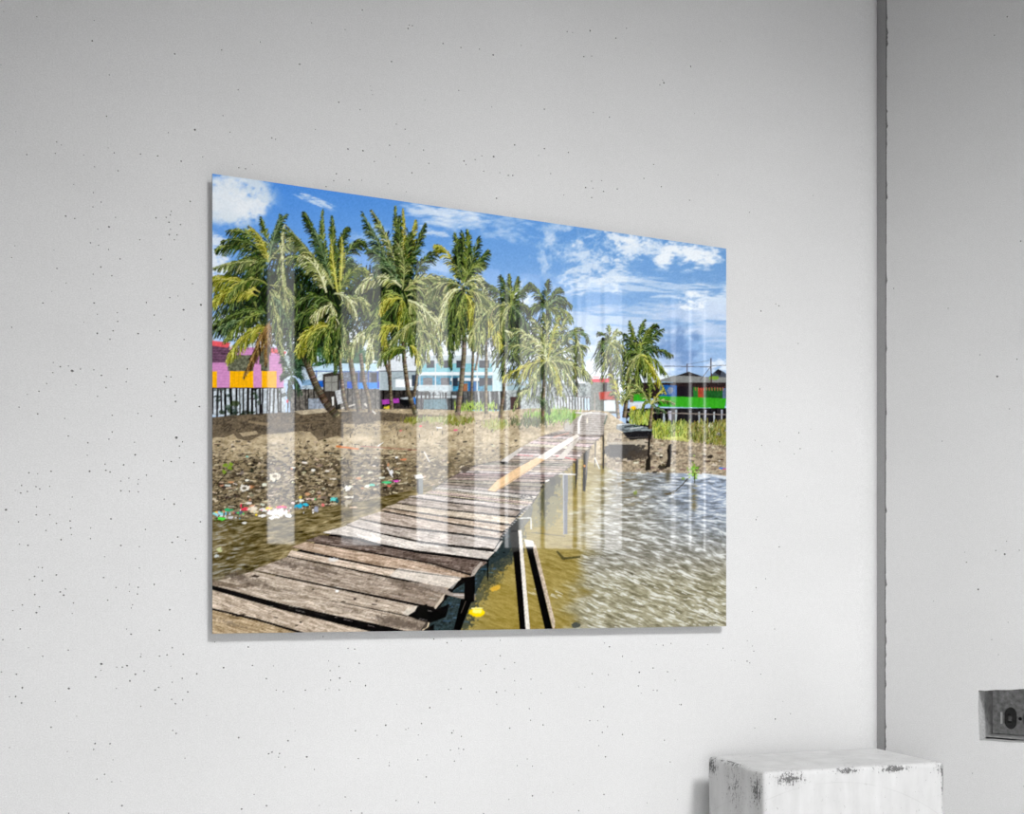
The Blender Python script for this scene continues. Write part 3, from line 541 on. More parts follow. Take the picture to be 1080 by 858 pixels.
# dark mass between the crowns
for cx, cy, rx, ry in ((270, 318, 34, 32), (300, 310, 22, 40), (346, 318, 32, 38), (330, 350, 30, 18), (392, 318, 24, 26), (423, 322, 24, 36), (455, 334, 24, 26), (487, 328, 20, 26), (516, 336, 18, 20), (540, 344, 15, 22), (424, 282, 8, 20), (350, 286, 14, 16)):
    blob(cx, cy, rx, ry, (34, 44, 22), .8, 1.1); blob(cx, cy, rx*.7, ry*.7, (20, 28, 14), .75, 1.1)
for a in ((268, 318, 44, 46, 620), (298, 300, 30, 56, 420), (346, 316, 40, 48, 760), (330, 350, 40, 30, 420), (392, 318, 32, 40, 460), (422, 320, 30, 56, 560), (420, 268, 16, 34, 200), (455, 330, 32, 40, 420), (487, 325, 28, 36, 420), (516, 335, 24, 36, 320), (542, 345, 22, 34, 260), (575, 340, 20, 26, 180)): crown_fill(*a)
for a in ((250, 335, 30, 24, 160), (310, 330, 26, 34, 160), (400, 330, 40, 30, 260), (470, 330, 60, 26, 420), (575, 385, 40, 38, 560), (540, 375, 22, 24, 200), (650, 375, 24, 26, 240), (664, 386, 20, 20, 160)): crown_fill(*a, PG)
F = frond
# left crown
for p1, p2, pal, lf in (((270, 238), (240, 243), MG, 12), ((252, 250), (228, 262), MG, 12), ((266, 246), (234, 254), DG, 10), ((284, 250), (275, 229), MG, 8), ((292, 250), (295, 226), CG, 10), ((262, 262), (236, 292), DG, 12), ((300, 250), (312, 262), PG, 9), ((258, 272), (226, 282), PG, 10),
                        ((268, 268), (240, 330), DG, 12), ((256, 300), (226, 312), DG, 10), ((288, 240), (302, 226), CG, 8), ((278, 250), (262, 238), YG, 7)):
    F((283, 276), p1, p2, pal, lf)
F((274, 308), (244, 288), (219, 296), YG, 16); F((272, 312), (240, 296), (220, 324), YG, 12); F((282, 300), (262, 282), (238, 316), MG, 10)
F((282, 330), (256, 320), (222, 346), DG, 12); F((262, 334), (240, 340), (222, 352), CG, 10); F((284, 344), (258, 344), (239, 380), YG, 13); F((282, 340), (276, 356), (257, 397), BR, 9); F((284, 338), (282, 362), (280, 384), BR, 8)
F((286, 304), (300, 318), (292, 360), PG, 12); F((284, 300), (306, 300), (316, 330), PG, 12); F((284, 306), (290, 316), (300, 392), PG, 10); F((286, 312), (306, 322), (306, 372), CG, 11); F((276, 330), (260, 330), (236, 360), MG, 10)
F((296, 262), (296, 290), (304, 334), PG, 9, rib=1.8); F((300, 236), (296, 250), (298, 300), WG, 5, rib=1.6)
# second crown
for p1, p2, pal, lf in (((330, 240), (321, 224), DG, 10), ((338, 250), (340, 221), MG, 7), ((352, 250), (350, 228), MG, 8), ((358, 250), (366, 240), DG, 10), ((372, 244), (385, 258), DG, 12), ((316, 256), (301, 242), PG, 11), ((322, 264), (303, 272), MG, 12), ((362, 262), (378, 286), CG, 12), ((340, 262), (330, 240), CG, 10)):
    F((350, 300), p1, p2, pal, lf)
F((352, 304), (336, 276), (302, 238), PG, 9, rib=2); F((344, 308), (334, 272), (317, 270), WG, 13, rib=2); F((358, 304), (362, 268), (360, 250), YG, 5, rib=2.4); F((356, 308), (350, 276), (349, 252), YG, 5, rib=2)
F((356, 312), (372, 270), (388, 290), MG, 12); F((354, 322), (328, 300), (306, 330), DG, 14); F((352, 330), (322, 318), (304, 350), DG, 13); F((358, 322), (376, 302), (390, 330), PG, 12)
F((352, 344), (330, 338), (311, 372), YG, 15, rib=1.4); F((350, 346), (326, 346), (330, 380), MG, 14); F((350, 320), (330, 328), (331, 336), WG, 10); F((348, 318), (352, 332), (352, 347), WG, 10); F((352, 309), (368, 308), (376, 334), WG, 9, rib=1.8); F((360, 340), (366, 350), (358, 378), PG, 9)
F((354, 330), (344, 350), (346, 382), MG, 12); F((362, 336), (352, 356), (354, 392), DG, 10)
F((398, 346), (376, 352), (364, 376), PG, 12); F((404, 342), (392, 350), (386, 388), WG, 11); F((402, 346), (384, 344), (372, 362), WG, 9)
# third crown
for p1, p2, pal, lf in (((400, 262), (382, 224), CG, 11), ((410, 250), (392, 222), PG, 9), ((418, 250), (417, 218), MG, 8), ((426, 250), (425, 220), YG, 6), ((434, 256), (438, 232), YG, 8), ((438, 262), (448, 236), DG, 9), ((412, 272), (386, 262), CG, 12), ((430, 262), (432, 246), DG, 10), ((420, 260), (421, 228), DG, 10)):
    F((424, 300), p1, p2, pal, lf)
F((423, 302), (398, 278), (376, 306), WG, 12, rib=2); F((421, 298), (400, 270), (396, 290), CG, 11); F((424, 305), (430, 272), (418, 256), PG, 9); F((426, 306), (452, 280), (482, 306), PG, 16, rib=1.4); F((428, 312), (456, 296), (478, 330), PG, 15)
F((424, 312), (404, 302), (396, 346), MG, 14); F((424, 314), (400, 312), (404, 332), YG, 10, rib=1.8); F((424, 314), (422, 326), (428, 346), YG, 12); F((430, 316), (450, 320), (480, 368), WG, 13, rib=2); F((430, 318), (446, 330), (452, 380), PG, 13); F((426, 320), (432, 340), (436, 372), MG, 12)
F((428, 306), (444, 300), (470, 312), PG, 12); F((425, 318), (400, 330), (398, 372), DG, 13); F((444, 338), (430, 340), (400, 374), PG, 11); F((420, 344), (402, 338), (386, 348), MG, 12); F((420, 344), (400, 340), (408, 370), YG, 11); F((440, 346), (448, 362), (440, 392), PG, 10); F((442, 348), (462, 352), (466, 384), PG, 10); F((430, 368), (412, 362), (398, 384), MG, 10); F((432, 364), (440, 366), (442, 384), YG, 8)
# fourth crown
F((486, 298), (468, 262), (438, 300), DG, 12, rib=1.8) if False else None
F((438, 290), (446, 272), (462, 262), DG, 11); F((487, 298), (474, 262), (459, 258), YG, 9, rib=1.6)
for p1, p2, pal, lf in (((484, 270), (480, 246), MG, 9), ((490, 270), (487, 244), DG, 10), ((494, 270), (493, 243), MG, 10), ((500, 270), (505, 250), DG, 10), ((502, 280), (514, 264), DG, 11), ((478, 275), (484, 252), DG, 9), ((498, 276), (510, 278), MG, 9)):
    F((489, 298), p1, p2, pal, lf)
F((488, 300), (508, 284), (512, 312), WG, 13, rib=1.6); F((488, 302), (500, 292), (506, 322), PG, 12); F((487, 302), (468, 290), (450, 310), PG, 14); F((487, 304), (470, 302), (462, 350), WG, 12, rib=1.6); F((488, 306), (476, 314), (470, 352), DG, 12); F((489, 308), (500, 320), (504, 352), YG, 13); F((490, 306), (520, 306), (524, 346), PG, 14, rib=1.6); F((490, 308), (484, 330), (482, 366), MG, 12); F((484, 330), (472, 350), (476, 388), DG, 9)
F((500, 322), (516, 322), (534, 360), PG, 14); F((502, 318), (508, 340), (506, 372), PG, 13); F((512, 330), (500, 338), (496, 366), PG, 12); F((512, 332), (522, 350), (530, 366), YG, 10)
# fifth crown
for p1, p2, pal, lf in (((532, 305), (528, 290), DG, 8), ((538, 305), (537, 289), MG, 7), ((544, 305), (546, 292), MG, 7), ((548, 308), (558, 299), DG, 8), ((528, 308), (510, 296), DG, 9), ((550, 316), (562, 330), DG, 8), ((524, 318), (508, 334), PG, 10), ((532, 320), (520, 350), PG, 11), ((544, 326), (558, 346), CG, 9), ((530, 326), (536, 356), PG, 11), ((540, 334), (530, 360), DG, 9)):
    F((539, 322), p1, p2, pal, lf)
F((532, 348), (546, 352), (560, 362), WG, 9, rib=1.6); F((552, 340), (546, 356), (532, 366), CG, 9)
# sixth crown and the wide pale one below it
for p1, p2, pal, lf in (((568, 306), (559, 298), DG, 8), ((575, 306), (578, 295), DG, 8), ((584, 308), (590, 304), DG, 9), ((592, 312), (602, 322), DG, 9), ((594, 322), (604, 338), MG, 9), ((584, 312), (596, 314), CG, 8), ((566, 316), (556, 330), DG, 8), ((578, 316), (580, 342), DG, 9)):
    F((577, 326), p1, p2, pal, lf)
for p1, p2, pal, lf in (((560, 350), (542, 346), PG, 10), ((558, 362), (534, 364), PG, 10), ((562, 376), (548, 400), PG, 11), ((560, 380), (530, 398), YG, 12), ((566, 384), (556, 420), PG, 11), ((578, 352), (574, 330), PG, 10), ((590, 350), (598, 334), PG, 10), ((596, 352), (612, 346), PG, 11), ((600, 362), (620, 366), PG, 11), ((598, 374), (624, 398), PG, 12), ((592, 378), (608, 414), WG, 10), ((586, 384), (592, 416), YG, 9), ((580, 384), (584, 404), PG, 10), ((574, 350), (560, 334), PG, 9), ((584, 350), (588, 326), MG, 8), ((570, 356), (552, 352), WG, 8), ((586, 340), (590, 334), YG, 5)):
    F((577, 380), p1, p2, pal, lf, gap=1.0)
F((577, 381), (600, 376), (624, 402), PG, 9); F((607, 352), (616, 344), (622, 362), CG, 7, gap=1.2); F((607, 352), (612, 370), (616, 392), PG, 8, gap=1.2); F((607, 352), (600, 346), (596, 360), CG, 7, gap=1.2); F((560, 412), (550, 406), (541, 432), PG, 8); F((563, 418), (574, 420), (580, 434), CG, 7)
# right hand palms
for p1, p2, pal, lf in (((638, 352), (631, 350), DG, 6), ((642, 350), (642, 343), MG, 6), ((650, 346), (652, 350), PG, 7), ((634, 362), (628, 380), CG, 7), ((650, 364), (656, 390), PG, 8), ((640, 366), (636, 392), PG, 7), ((652, 356), (662, 376), PG, 8), ((636, 356), (630, 366), DG, 7)):
    F((643, 362), p1, p2, pal, lf, gap=.8)
for p1, p2, pal, lf in (((668, 354), (664, 338), MG, 6), ((672, 350), (680, 337), DG, 7), ((680, 348), (692, 342), DG, 9), ((684, 354), (699, 347), DG, 8), ((692, 364), (709, 374), DG, 8), ((690, 376), (704, 396), MG, 8), ((684, 380), (702, 414), YG, 8), ((678, 380), (690, 410), MG, 8), ((672, 384), (672, 404), MG, 8), ((668, 362), (659, 352), DG, 8), ((664, 366), (658, 380), DG, 8), ((682, 362), (694, 366), CG, 7), ((668, 374), (660, 398), PG, 8), ((676, 356), (686, 346), MG, 8)):
    F((675, 373), p1, p2, pal, lf, gap=.7)
for c0, L in (((656, 428), (((648, 400), (643, 394), YG, 6), ((658, 404), (656, 396), MG, 6), ((664, 404), (668, 395), PG, 6), ((662, 410), (674, 410), PG, 7), ((650, 412), (644, 414), PG, 6))),
              ((686, 426), (((676, 408), (670, 406), PG, 6), ((684, 412), (686, 402), MG, 5), ((696, 418), (711, 425), PG, 5), ((692, 430), (702, 434), CG, 5), ((680, 418), (676, 436), MG, 5), ((694, 414), (700, 410), YG, 4)))):
    for p1, p2, pal, lf in L: F(c0, p1, p2, pal, lf, gap=.9)
for p1, p2 in (((300, 384), (298, 376)), ((308, 382), (310, 372)), ((314, 390), (320, 400)), ((312, 400), (318, 416)), ((302, 392), (296, 398)), ((306, 404), (304, 420)), ((314, 384), (318, 384))):
    F((307, 396), p1, p2, ((20, 36, 26), (40, 66, 46), (84, 110, 80)), 7, gap=.8)
stroke(303, 438, 304, 400, 1.6, 1.4, (70, 66, 54)); stroke(302.6, 421, 303, 424, 2, 2, (206, 60, 80)); stroke(350.6, 418, 351, 427, 2.2, 1.6, (232, 232, 228))
# overall fine grain of the print
cv += (fbm(XX/1.1, YY/1.1, 900, 2)-.5)[..., None]*.07
np.clip(cv, 0, 1, out=cv)
# ================================================================ the room
random.seed(3)
C = bpy.context.scene.collection
F, HX, HY, CAMZ = 1200.0, 540.0, 624.0, 0.60      # lens in pixels, eye level and eye height (m)
D = Vector((0.9142, 0.4053, 0)).normalized()       # along the picture wall
N = Vector((D.y, -D.x, 0))                         # out of the picture wall, into the room
ANG = math.atan2(D.y, D.x)
GAP = 0.013
P0 = Vector(((224-HX)/F*1.32, 1.32, 0))            # left end of the print's face
W0 = P0-N*GAP                                      # same place on the wall
PW, PZ0, PZ1 = 0.7115, 0.5516, 1.0851

def ray(px, py): return Vector(((px-HX)/F, 1, (HY-py)/F))
def hit(px, py, o, n):                             # where the sight line meets a plane
    v = ray(px, py); c = Vector((0, 0, CAMZ)); return c+v*((o-c).dot(n)/v.dot(n))
def wall_sz(px, py):
    p = hit(px, py, W0, N); return ((p-W0).dot(D), p.z)

def tag(o, label=None, cat=None, group=None, kind=None):
    if label: o['label'] = label
    if cat: o['category'] = cat
    if group: o['group'] = group
    if kind: o['kind'] = kind
    return o
def empty(name, loc, rz=0.0):
    o = bpy.data.objects.new(name, None); o.empty_display_size = .1; C.objects.link(o)
    o.location = loc; o.rotation_euler = (0, 0, rz); return o
def link(name, bm, mats, parent=None, smooth=False):
    me = bpy.data.meshes.new(name); bm.to_mesh(me); bm.free()
    for m in (mats if isinstance(mats, (list, tuple)) else [mats]): me.materials.append(m)
    if smooth:
        for p in me.polygons: p.use_smooth = True
    o = bpy.data.objects.new(name, me); C.objects.link(o)
    if parent: o.parent = parent
    return o
def quad(bm, *pts, mi=0):
    f = bm.faces.new([bm.verts.new(p) for p in pts]); f.material_index = mi; return f
def box(bm, x0, y0, z0, x1, y1, z1, mi=0, bevel=0.0, seg=2):
    t = bmesh.new(); bmesh.ops.create_cube(t, size=1)
    bmesh.ops.scale(t, vec=(x1-x0, y1-y0, z1-z0), verts=t.verts); bmesh.ops.translate(t, vec=((x0+x1)/2, (y0+y1)/2, (z0+z1)/2), verts=t.verts)
    if bevel: bmesh.ops.bevel(t, geom=t.edges[:], offset=bevel, segments=seg, profile=.5, affect='EDGES')
    for f in t.faces: f.material_index = mi
    me = bpy.data.meshes.new('t'); t.to_mesh(me); t.free(); bm.from_mesh(me); bpy.data.meshes.remove(me)

# ---- materials
def mat(name):
    m = bpy.data.materials.new(name); m.use_nodes = True; nt = m.node_tree
    return m, nt, nt.nodes['Principled BSDF']
def nd(nt, t, **k):
    n = nt.nodes.new(t)
    for a, b in k.items():
        if a.startswith('i_'): n.inputs[a[2:].replace('_', ' ')].default_value = b
        else: setattr(n, a, b)
    return n
def mth(nt, op, a, b=None, c=None, clamp=False):
    n = nt.nodes.new('ShaderNodeMath'); n.operation = op; n.use_clamp = clamp
    for i, v in enumerate((a, b, c)):
        if v is None: continue
        if isinstance(v, (int, float)): n.inputs[i].default_value = v
        else: nt.links.new(v, n.inputs[i])
    return n.outputs[0]
def noise(nt, co, scale, detail=4, rough=.5, out='Fac'):
    n = nt.nodes.new('ShaderNodeTexNoise'); n.inputs['Scale'].default_value = scale; n.inputs['Detail'].default_value = detail; n.inputs['Roughness'].default_value = rough
    nt.links.new(co, n.inputs['Vector']); return n.outputs[out]
def rng_(nt, v, a, b, c, d):
    n = nt.nodes.new('ShaderNodeMapRange'); nt.links.new(v, n.inputs[0])
    for i, q in enumerate((a, b, c, d)): n.inputs[i+1].default_value = q
    return n.outputs[0]
def mapped(nt, scale=(1, 1, 1)):
    tc = nt.nodes.new('ShaderNodeTexCoord'); mp = nt.nodes.new('ShaderNodeMapping'); mp.inputs['Scale'].default_value = scale
    nt.links.new(tc.outputs['Object'], mp.inputs['Vector']); return mp.outputs['Vector']
def grey(nt, v, sock):
    n = nt.nodes.new('ShaderNodeCombineColor')
    for i in range(3): nt.links.new(v, n.inputs[i])
    nt.links.new(n.outputs[0], sock)
def plaster(name, base):
    m, nt, b = mat(name); co = mapped(nt)
    big = rng_(nt, noise(nt, co, 3.2, 4), .3, .7, base*.965, base*1.03)
    streak = rng_(nt, noise(nt, mapped(nt, (9, 9, 26)), 1, 3), .35, .65, .993, 1.006)
    fine = rng_(nt, noise(nt, co, 620, 2, .6), .25, .75, .90, 1.10)
    blot = rng_(nt, noise(nt, co, 130, 3, .6), .3, .7, .982, 1.018)
    v = mth(nt, 'MULTIPLY', mth(nt, 'MULTIPLY', big, fine), mth(nt, 'MULTIPLY', blot, streak))
    grey(nt, v, b.inputs['Base Color']); b.inputs['Roughness'].default_value = .85
    b.inputs['Specular IOR Level'].default_value = .2
    bp = nt.nodes.new('ShaderNodeBump'); bp.inputs['Strength'].default_value = .25; bp.inputs['Distance'].default_value = .0006
    nt.links.new(noise(nt, co, 420, 4, .6), bp.inputs['Height']); nt.links.new(bp.outputs[0], b.inputs['Normal'])
    return m
def flat(name, col, rough=.6, metal=0.0, var=.06, scale=60):
    m, nt, b = mat(name); co = mapped(nt)
    k = rng_(nt, noise(nt, co, scale, 4), .3, .7, 1-var, 1+var)
    cb = nt.nodes.new('ShaderNodeCombineColor')
    for i in range(3): nt.links.new(mth(nt, 'MULTIPLY', k, col[i]), cb.inputs[i])
    nt.links.new(cb.outputs[0], b.inputs['Base Color']); b.inputs['Roughness'].default_value = rough; b.inputs['Metallic'].default_value = metal
    return m
M_wall = plaster('grey_plaster', .60)
M_pit = flat('pit_edge_shade', (.17, .17, .17), .9, 0, .4, 400)  # dark tone paints shade into the pits and behind the pier edge
M_reveal = flat('raw_plaster_edge', (.42, .42, .42), .9, 0, .25, 260)
M_groove = plaster('painted_gap_shade', .38)  # wall plaster toned darker, the gap's shade put into its colour
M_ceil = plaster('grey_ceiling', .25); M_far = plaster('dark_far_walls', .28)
M_floor = flat('grey_floor', (.62, .62, .62), .6, 0, .06, 5)
M_frame = flat('dark_window_frame', (.035, .035, .035), .6)
M_box = flat('galvanised_steel', (.30, .30, .30), .5, .2, .35, 120)
M_plate = flat('dusty_outlet_plate', (.23, .23, .23), .6, .1, .4, 160)
M_dark = flat('black_receptacle', (.016, .016, .016), .45, 0, .6, 300)
M_mid = flat('worn_receptacle_grey', (.11, .11, .11), .6, 0, .5, 400)
M_white = flat('white_strap', (.62, .62, .62), .6)
M_slot = flat('slot_black', (.004, .004, .004), .9)
M_edge = flat('acrylic_edge', (.30, .32, .34), .25)
M_backf = flat('hanging_rail', (.3, .3, .3), .5)

# ---- wall faces cut round every air hole, each hole a small cup in the plaster
def holed_face(bm, outline, holes, pits, depth=.0016):
    """outline: list of (x, z); holes: list of outlines left open; pits: (x, z, r). Face lies at y=0, room at -y."""
    V = [Vector(p) for p in outline]; loops = [list(range(len(V)))]
    for h in holes:
        s = len(V); V += [Vector(p) for p in h]; loops.append(list(range(s, len(V))))
    pl = []
    for (x, z, r) in pits:
        s = len(V); k = 7; a0 = random.random()*6.28; ex = random.uniform(.75, 1.3)
        for i in range(k):
            a = a0+i*2*math.pi/k; q = r*random.uniform(.8, 1.15); V.append(Vector((x+math.cos(a)*q*ex, z+math.sin(a)*q)))
        loops.append(list(range(s, len(V)))); pl.append((x, z, s, k))
    lid = {v: i for i, l in enumerate(loops) for v in l}
    vs, es, fs, ov, oe, of = delaunay_2d_cdt([Vector((v[0], v[1])) for v in V], [], loops, 0, 1e-7)
    bv = [bm.verts.new((v.x, 0, v.y)) for v in vs]
    nh = len(loops)
    def within(px, pz, P):
        c = False
        for i in range(len(P)):
            (ax, az), (bx, bz) = P[i-1][:2], P[i][:2]
            if (az > pz) != (bz > pz) and px < (bx-ax)*(pz-az)/(bz-az)+ax: c = not c
        return c
    cups = [(x, z, {s+i for i in range(k)}) for (x, z, s, k) in pl]
    for f in fs:
        mx_ = sum(vs[i].x for i in f)/len(f); mz_ = sum(vs[i].y for i in f)/len(f)
        if not within(mx_, mz_, outline) or any(within(mx_, mz_, h) for h in holes): continue
        own = set.intersection(*[{lp for o in ov[i] for lp in (lid.get(o),)} for i in f])
        if {i for i in own if i and i > len(holes)}: continue
        try: bm.faces.new([bv[i] for i in f])
        except ValueError: pass
    inv = {}
    for i, o in enumerate(ov):
        for q in o: inv[q] = i
    for (x, z, s, k) in pl:
        ring = [bv[inv[s+i]] for i in range(k)]
        mid = [bm.verts.new((x+(r.co.x-x)*.7, depth*.7, z+(r.co.z-z)*.7)) for r in ring]; c = bm.verts.new((x, depth, z))
        for i in range(k):
            j = (i+1) % k
            for ff in ((ring[i], ring[j], mid[j], mid[i]), (mid[i], mid[j], c)):
                try: f = bm.faces.new(ff); f.material_index = 1
                except ValueError: pass
def face_room(bm):
    for f in bm.faces:
        f.normal_update()
        if f.normal.y > 0: f.normal_flip()

PITS = []
def add(ox, oy, s, L, r=1.0):
    for p in L: PITS.append((ox+p[0]/s, oy+p[1]/s, r*(p[2] if len(p) > 2 else 1)))
add(0, 0, 3.99, [(155,70,.8),(388,172,1.3),(735,227,1.1),(933,210,1.1),(1002,378),(448,489),(938,486,.9),(820,546,1.5),(968,556,.8),(708,558,.8),(460,315,.8),(238,597,1.1),(112,650,1.1),(232,645,.8),(480,643),(591,648),(663,656,1.1),(762,678,1.2),(352,652,.8),(853,660,.8),(496,718,.8),(1005,705),(1033,710),(393,810),(425,850),(800,847),(310,775,.7),(258,610,.7),(455,622,.7),(1062,692,.7)])
add(270, 0, 3.99, [(447,42),(375,124,.8),(640,120,1.1),(645,106,.8),(658,108,.8),(787,183),(862,200,1.1),(940,207,.9),(998,231,1.2),(183,270,1.2),(18,176),(570,259,1.1),(853,380),(348,430,1.4),(438,461,1.1),(250,545,.9),(590,522,.9),(627,543),(643,605,.8),(562,611,.9),(705,631),(66,580),(82,586,.9),(387,627,1.1),(450,634,1.2),(588,659),(498,679,.8),(727,687,1.1),(656,727,1.1),(875,677,1.2),(884,692),(950,655),(922,671,.8),(1000,659,1.3),(958,720),(1026,726,.8),(1062,738),(338,731),(327,760,1.1),(392,757),(445,758,.8),(555,773),(632,806,.7),(1012,834),(295,785),(233,96,.7),(482,362,.6),(486,380,.6),(490,398,.6)])
add(540, 0, 3.99, [(328,129,1.5),(232,133),(437,160,1.1),(482,119,.9),(302,238),(335,236,.8),(752,280,1.2),(639,349,1.4),(622,357,.9),(634,336,.7),(136,459),(342,473,.8),(410,493,1.1),(11,609,1.2),(136,625,1.2),(237,641),(596,692),(555,750),(310,789,1.1),(340,792),(335,762),(377,760,.9),(385,805),(443,795),(628,785),(335,831),(747,842),(867,735,.7),(163,730,.9),(3,738,1.1),(218,820,.8),(255,137,.7)])
add(0, 215, 3.9, [(270,50,1.3),(307,60),(448,94,1.2),(372,160,1.1),(405,170),(575,147,1.1),(641,57,1.1),(382,12),(475,55,.9),(704,30),(700,45),(683,55),(695,75,1.1),(742,85,.9),(701,104),(696,126,1.1),(728,127),(717,147),(402,103,.8),(446,187),(494,226),(662,227,1.2),(414,259,1.3),(425,266,1.5),(234,265,1.1),(460,295,1.1),(383,289,.9),(272,325,.9),(792,328),(826,415,1.7),(755,435,1.5),(602,405,1.1),(698,385),(387,407,1.1),(176,407),(483,447),(484,483,1.1),(634,457,1.1),(465,521),(400,532,1.3),(568,533,1.2),(452,556,1.2),(757,557,1.1),(657,522,.9),(48,507,1.1),(222,190,.7),(48,220,.8),(297,686,1.8),(281,666),(219,652,.8),(248,669,1.1),(217,693),(331,679),(386,682,.8),(417,705,1.1),(523,678,1.1),(519,731),(436,755,1.1),(401,791),(312,744,.9),(192,738,1.1),(160,770),(112,783,.8),(684,709),(703,711,.9),(676,733),(719,787),(722,812,1.2),(820,833,1.1),(78,835),(372,348,.7)])
add(0, 435, 3.9, [(155,5,1.3),(266,24),(281,96,1.1),(361,124,1.1),(359,175),(461,79,1.1),(448,109,.9),(553,122),(556,173,1.2),(622,14,1.1),(567,3),(461,11),(725,103,1.8),(750,120,1.2),(738,137,1.1),(738,186,1.1),(672,198),(704,201,1.1),(797,206),(432,212,1.1),(435,237,1.1),(453,244,1.1),(508,215,1.1),(368,241,1.3),(210,241,1.1),(155,251),(119,247,1.1),(89,299,1.2),(85,330,1.1),(113,324,.9),(148,304),(163,313),(204,303),(530,269),(497,281,1.1),(570,275),(567,293),(602,257,1.1),(497,321,1.1),(532,323),(569,326),(675,356),(716,376,1.5),(297,347),(289,397,.8),(150,387,1.1),(149,420,1.1),(205,420,1.1),(25,399,1.5),(76,449,1.1),(232,455),(288,445,1.2),(290,475,1.1),(294,501,1.1),(189,484),(251,522,1.4),(373,474),(372,518,1.1),(456,437,1.3),(598,480),(497,546,1.2),(573,551),(731,511,1.1),(708,533,1.2),(763,524),(824,449,1.1),(80,540),(115,545,1.1),(430,592,.9),(573,639),(743,651),(804,600,1.1),(174,637),(158,636,.8),(232,667,1.2),(142,673),(121,686,1.1),(174,691),(426,678),(269,725),(248,737),(262,750,1.3),(477,719),(532,706),(568,718,1.1),(565,746,1.1),(532,735),(634,706,1.2),(143,748),(302,782,1.1),(92,790),(162,798),(150,822,1.2),(53,813,.8),(297,825),(443,771),(545,790),(540,803),(698,810,1.2)])
add(0, 650, 4, [(85,52),(12,97),(534,52,.8),(553,74,1.1),(672,57),(120,131,.8),(288,141),(180,167),(427,199,1.6),(433,199,1.3),(425,227,.9),(403,255,1.1),(536,207,1.2),(516,213),(492,213,.8),(571,243,1.3),(548,271,1.4),(593,169,1.1),(608,229,.9),(673,166),(705,161,1.1),(727,131,1.2),(773,158,1.1),(720,209,.8),(769,260),(727,276,.9),(830,241,1.4),(669,298),(655,309,1.1),(792,317,1.1),(491,303,.9),(94,300,1.6),(66,337,1.4),(40,338,.9),(91,364,1.1),(290,303,1.5),(69,243),(6,233),(233,358,.8),(724,349),(771,351),(740,367,1.2),(594,378,1.1),(215,466,1.3),(401,535,1.3),(395,560,1.2),(464,536,1.2),(743,492,1.3),(729,480),(871,417,.7),(780,597,.9),(284,569,.9),(441,665,1.3),(409,685,1.2),(471,696),(476,604,.9),(514,797,1.3),(906,107,1.1),(943,215,1.4),(1047,128,1.2),(1065,206,1.1),(1007,510,1.3),(1072,750,1.1),(1019,811,1.3),(40,552,.9),(290,829,1.1)])
add(270, 660, 4, [(283,44),(388,94),(416,97,1.1),(306,147,.8),(350,170,1.1),(435,157,1.2),(312,188,1.1),(314,228),(353,219,1.2),(462,251,1.4),(43,221,1.2),(397,234,.9),(85,270),(115,276,1.1),(208,270,1.1),(293,268,.9),(351,269),(160,347,.7),(165,441,.8),(135,483,1.2),(67,531,1.2),(53,538,1.1),(99,537),(95,553),(214,551,1.4),(122,594,1.2),(246,604,1.1),(419,441,1.2),(547,418,1.4),(511,460,.9),(594,330,.8),(733,344,1.5),(698,411,1.3),(632,436),(643,431),(685,459,.8),(432,558),(562,575,.8),(562,588,1.1),(683,564,1.1),(720,544,.8),(718,636,1.1),(750,55,1.1),(806,70,1.3),(866,62),(1030,60),(1030,125,1.1),(970,162,1.1),(947,189,1.2),(1048,180),(864,264,1.1),(812,267),(942,276,.8),(1014,279,1.2),(1052,272,.9),(1016,330),(1070,430,1.3),(826,450,1.3),(833,440,.8),(866,465,1.2),(820,523),(855,516,1.1),(875,520),(837,569,1.2),(44,757,1.2),(267,756,.8),(376,720),(591,735),(685,743,1.1),(755,744),(1067,731,.9),(400,779),(447,788,1.1),(960,790)])
add(540, 660, 4, [(390,71,.8),(411,87,1.2),(466,127,1.2),(505,149,.8),(500,151,.8),(537,195,1.4),(595,177,1.2),(656,193,1.1),(338,201,1.1),(407,205),(688,228),(609,78,.8),(637,81,1.2),(671,73),(825,78,.8),(890,93,1.1),(1014,84,.9),(1020,106),(992,148,1.2),(1003,155),(1049,203),(11,154),(11,231),(80,224),(11,289,.8),(123,283,.9),(73,348,1.2),(78,397,.9),(131,417,1.4),(533,252,1.1),(545,283,.8),(596,270,.9),(612,272,1.2),(714,331,1.3),(706,330,.8),(387,340,1.1),(328,399,1.1),(361,399,.9),(403,424),(381,448,1.1),(466,457,1.2),(643,481,1.1),(366,504),(394,551,1.1),(667,573,.9),(22,588,1.1),(64,560),(86,590,.9),(86,716,1.2),(172,701,.9),(388,710,1.3),(281,778,1.3),(1024,429,.9),(410,766,.6),(570,745,.7),(699,731,.7),(307,257,.7),(283,257,.6),(926,144,.6),(940,146,.6)])
add(760, 200, 2.861, [(87,68,.9),(451,126,1.1),(122,366,1.3),(166,344,.8),(176,350),(234,464,1.1),(118,601,1.1),(236,733,1.1),(240,781),(178,760),(124,771),(104,756,.8),(222,797,.7),(272,722,.7)])
add(760, 480, 2.861, [(200,124,.8),(107,194,1.2),(111,186,.9),(177,276),(136,372,.9),(107,399),(96,471,.8),(163,524),(97,576),(100,590,1.1),(81,620,1.2),(89,627),(41,619,.7),(121,660,1.1),(165,795,1.3),(103,821),(211,779,.8),(188,742,.7)])
for _ in range(70):
    PITS.append((random.uniform(-260, 900), random.uniform(-60, 1000), random.uniform(.5, .8)))

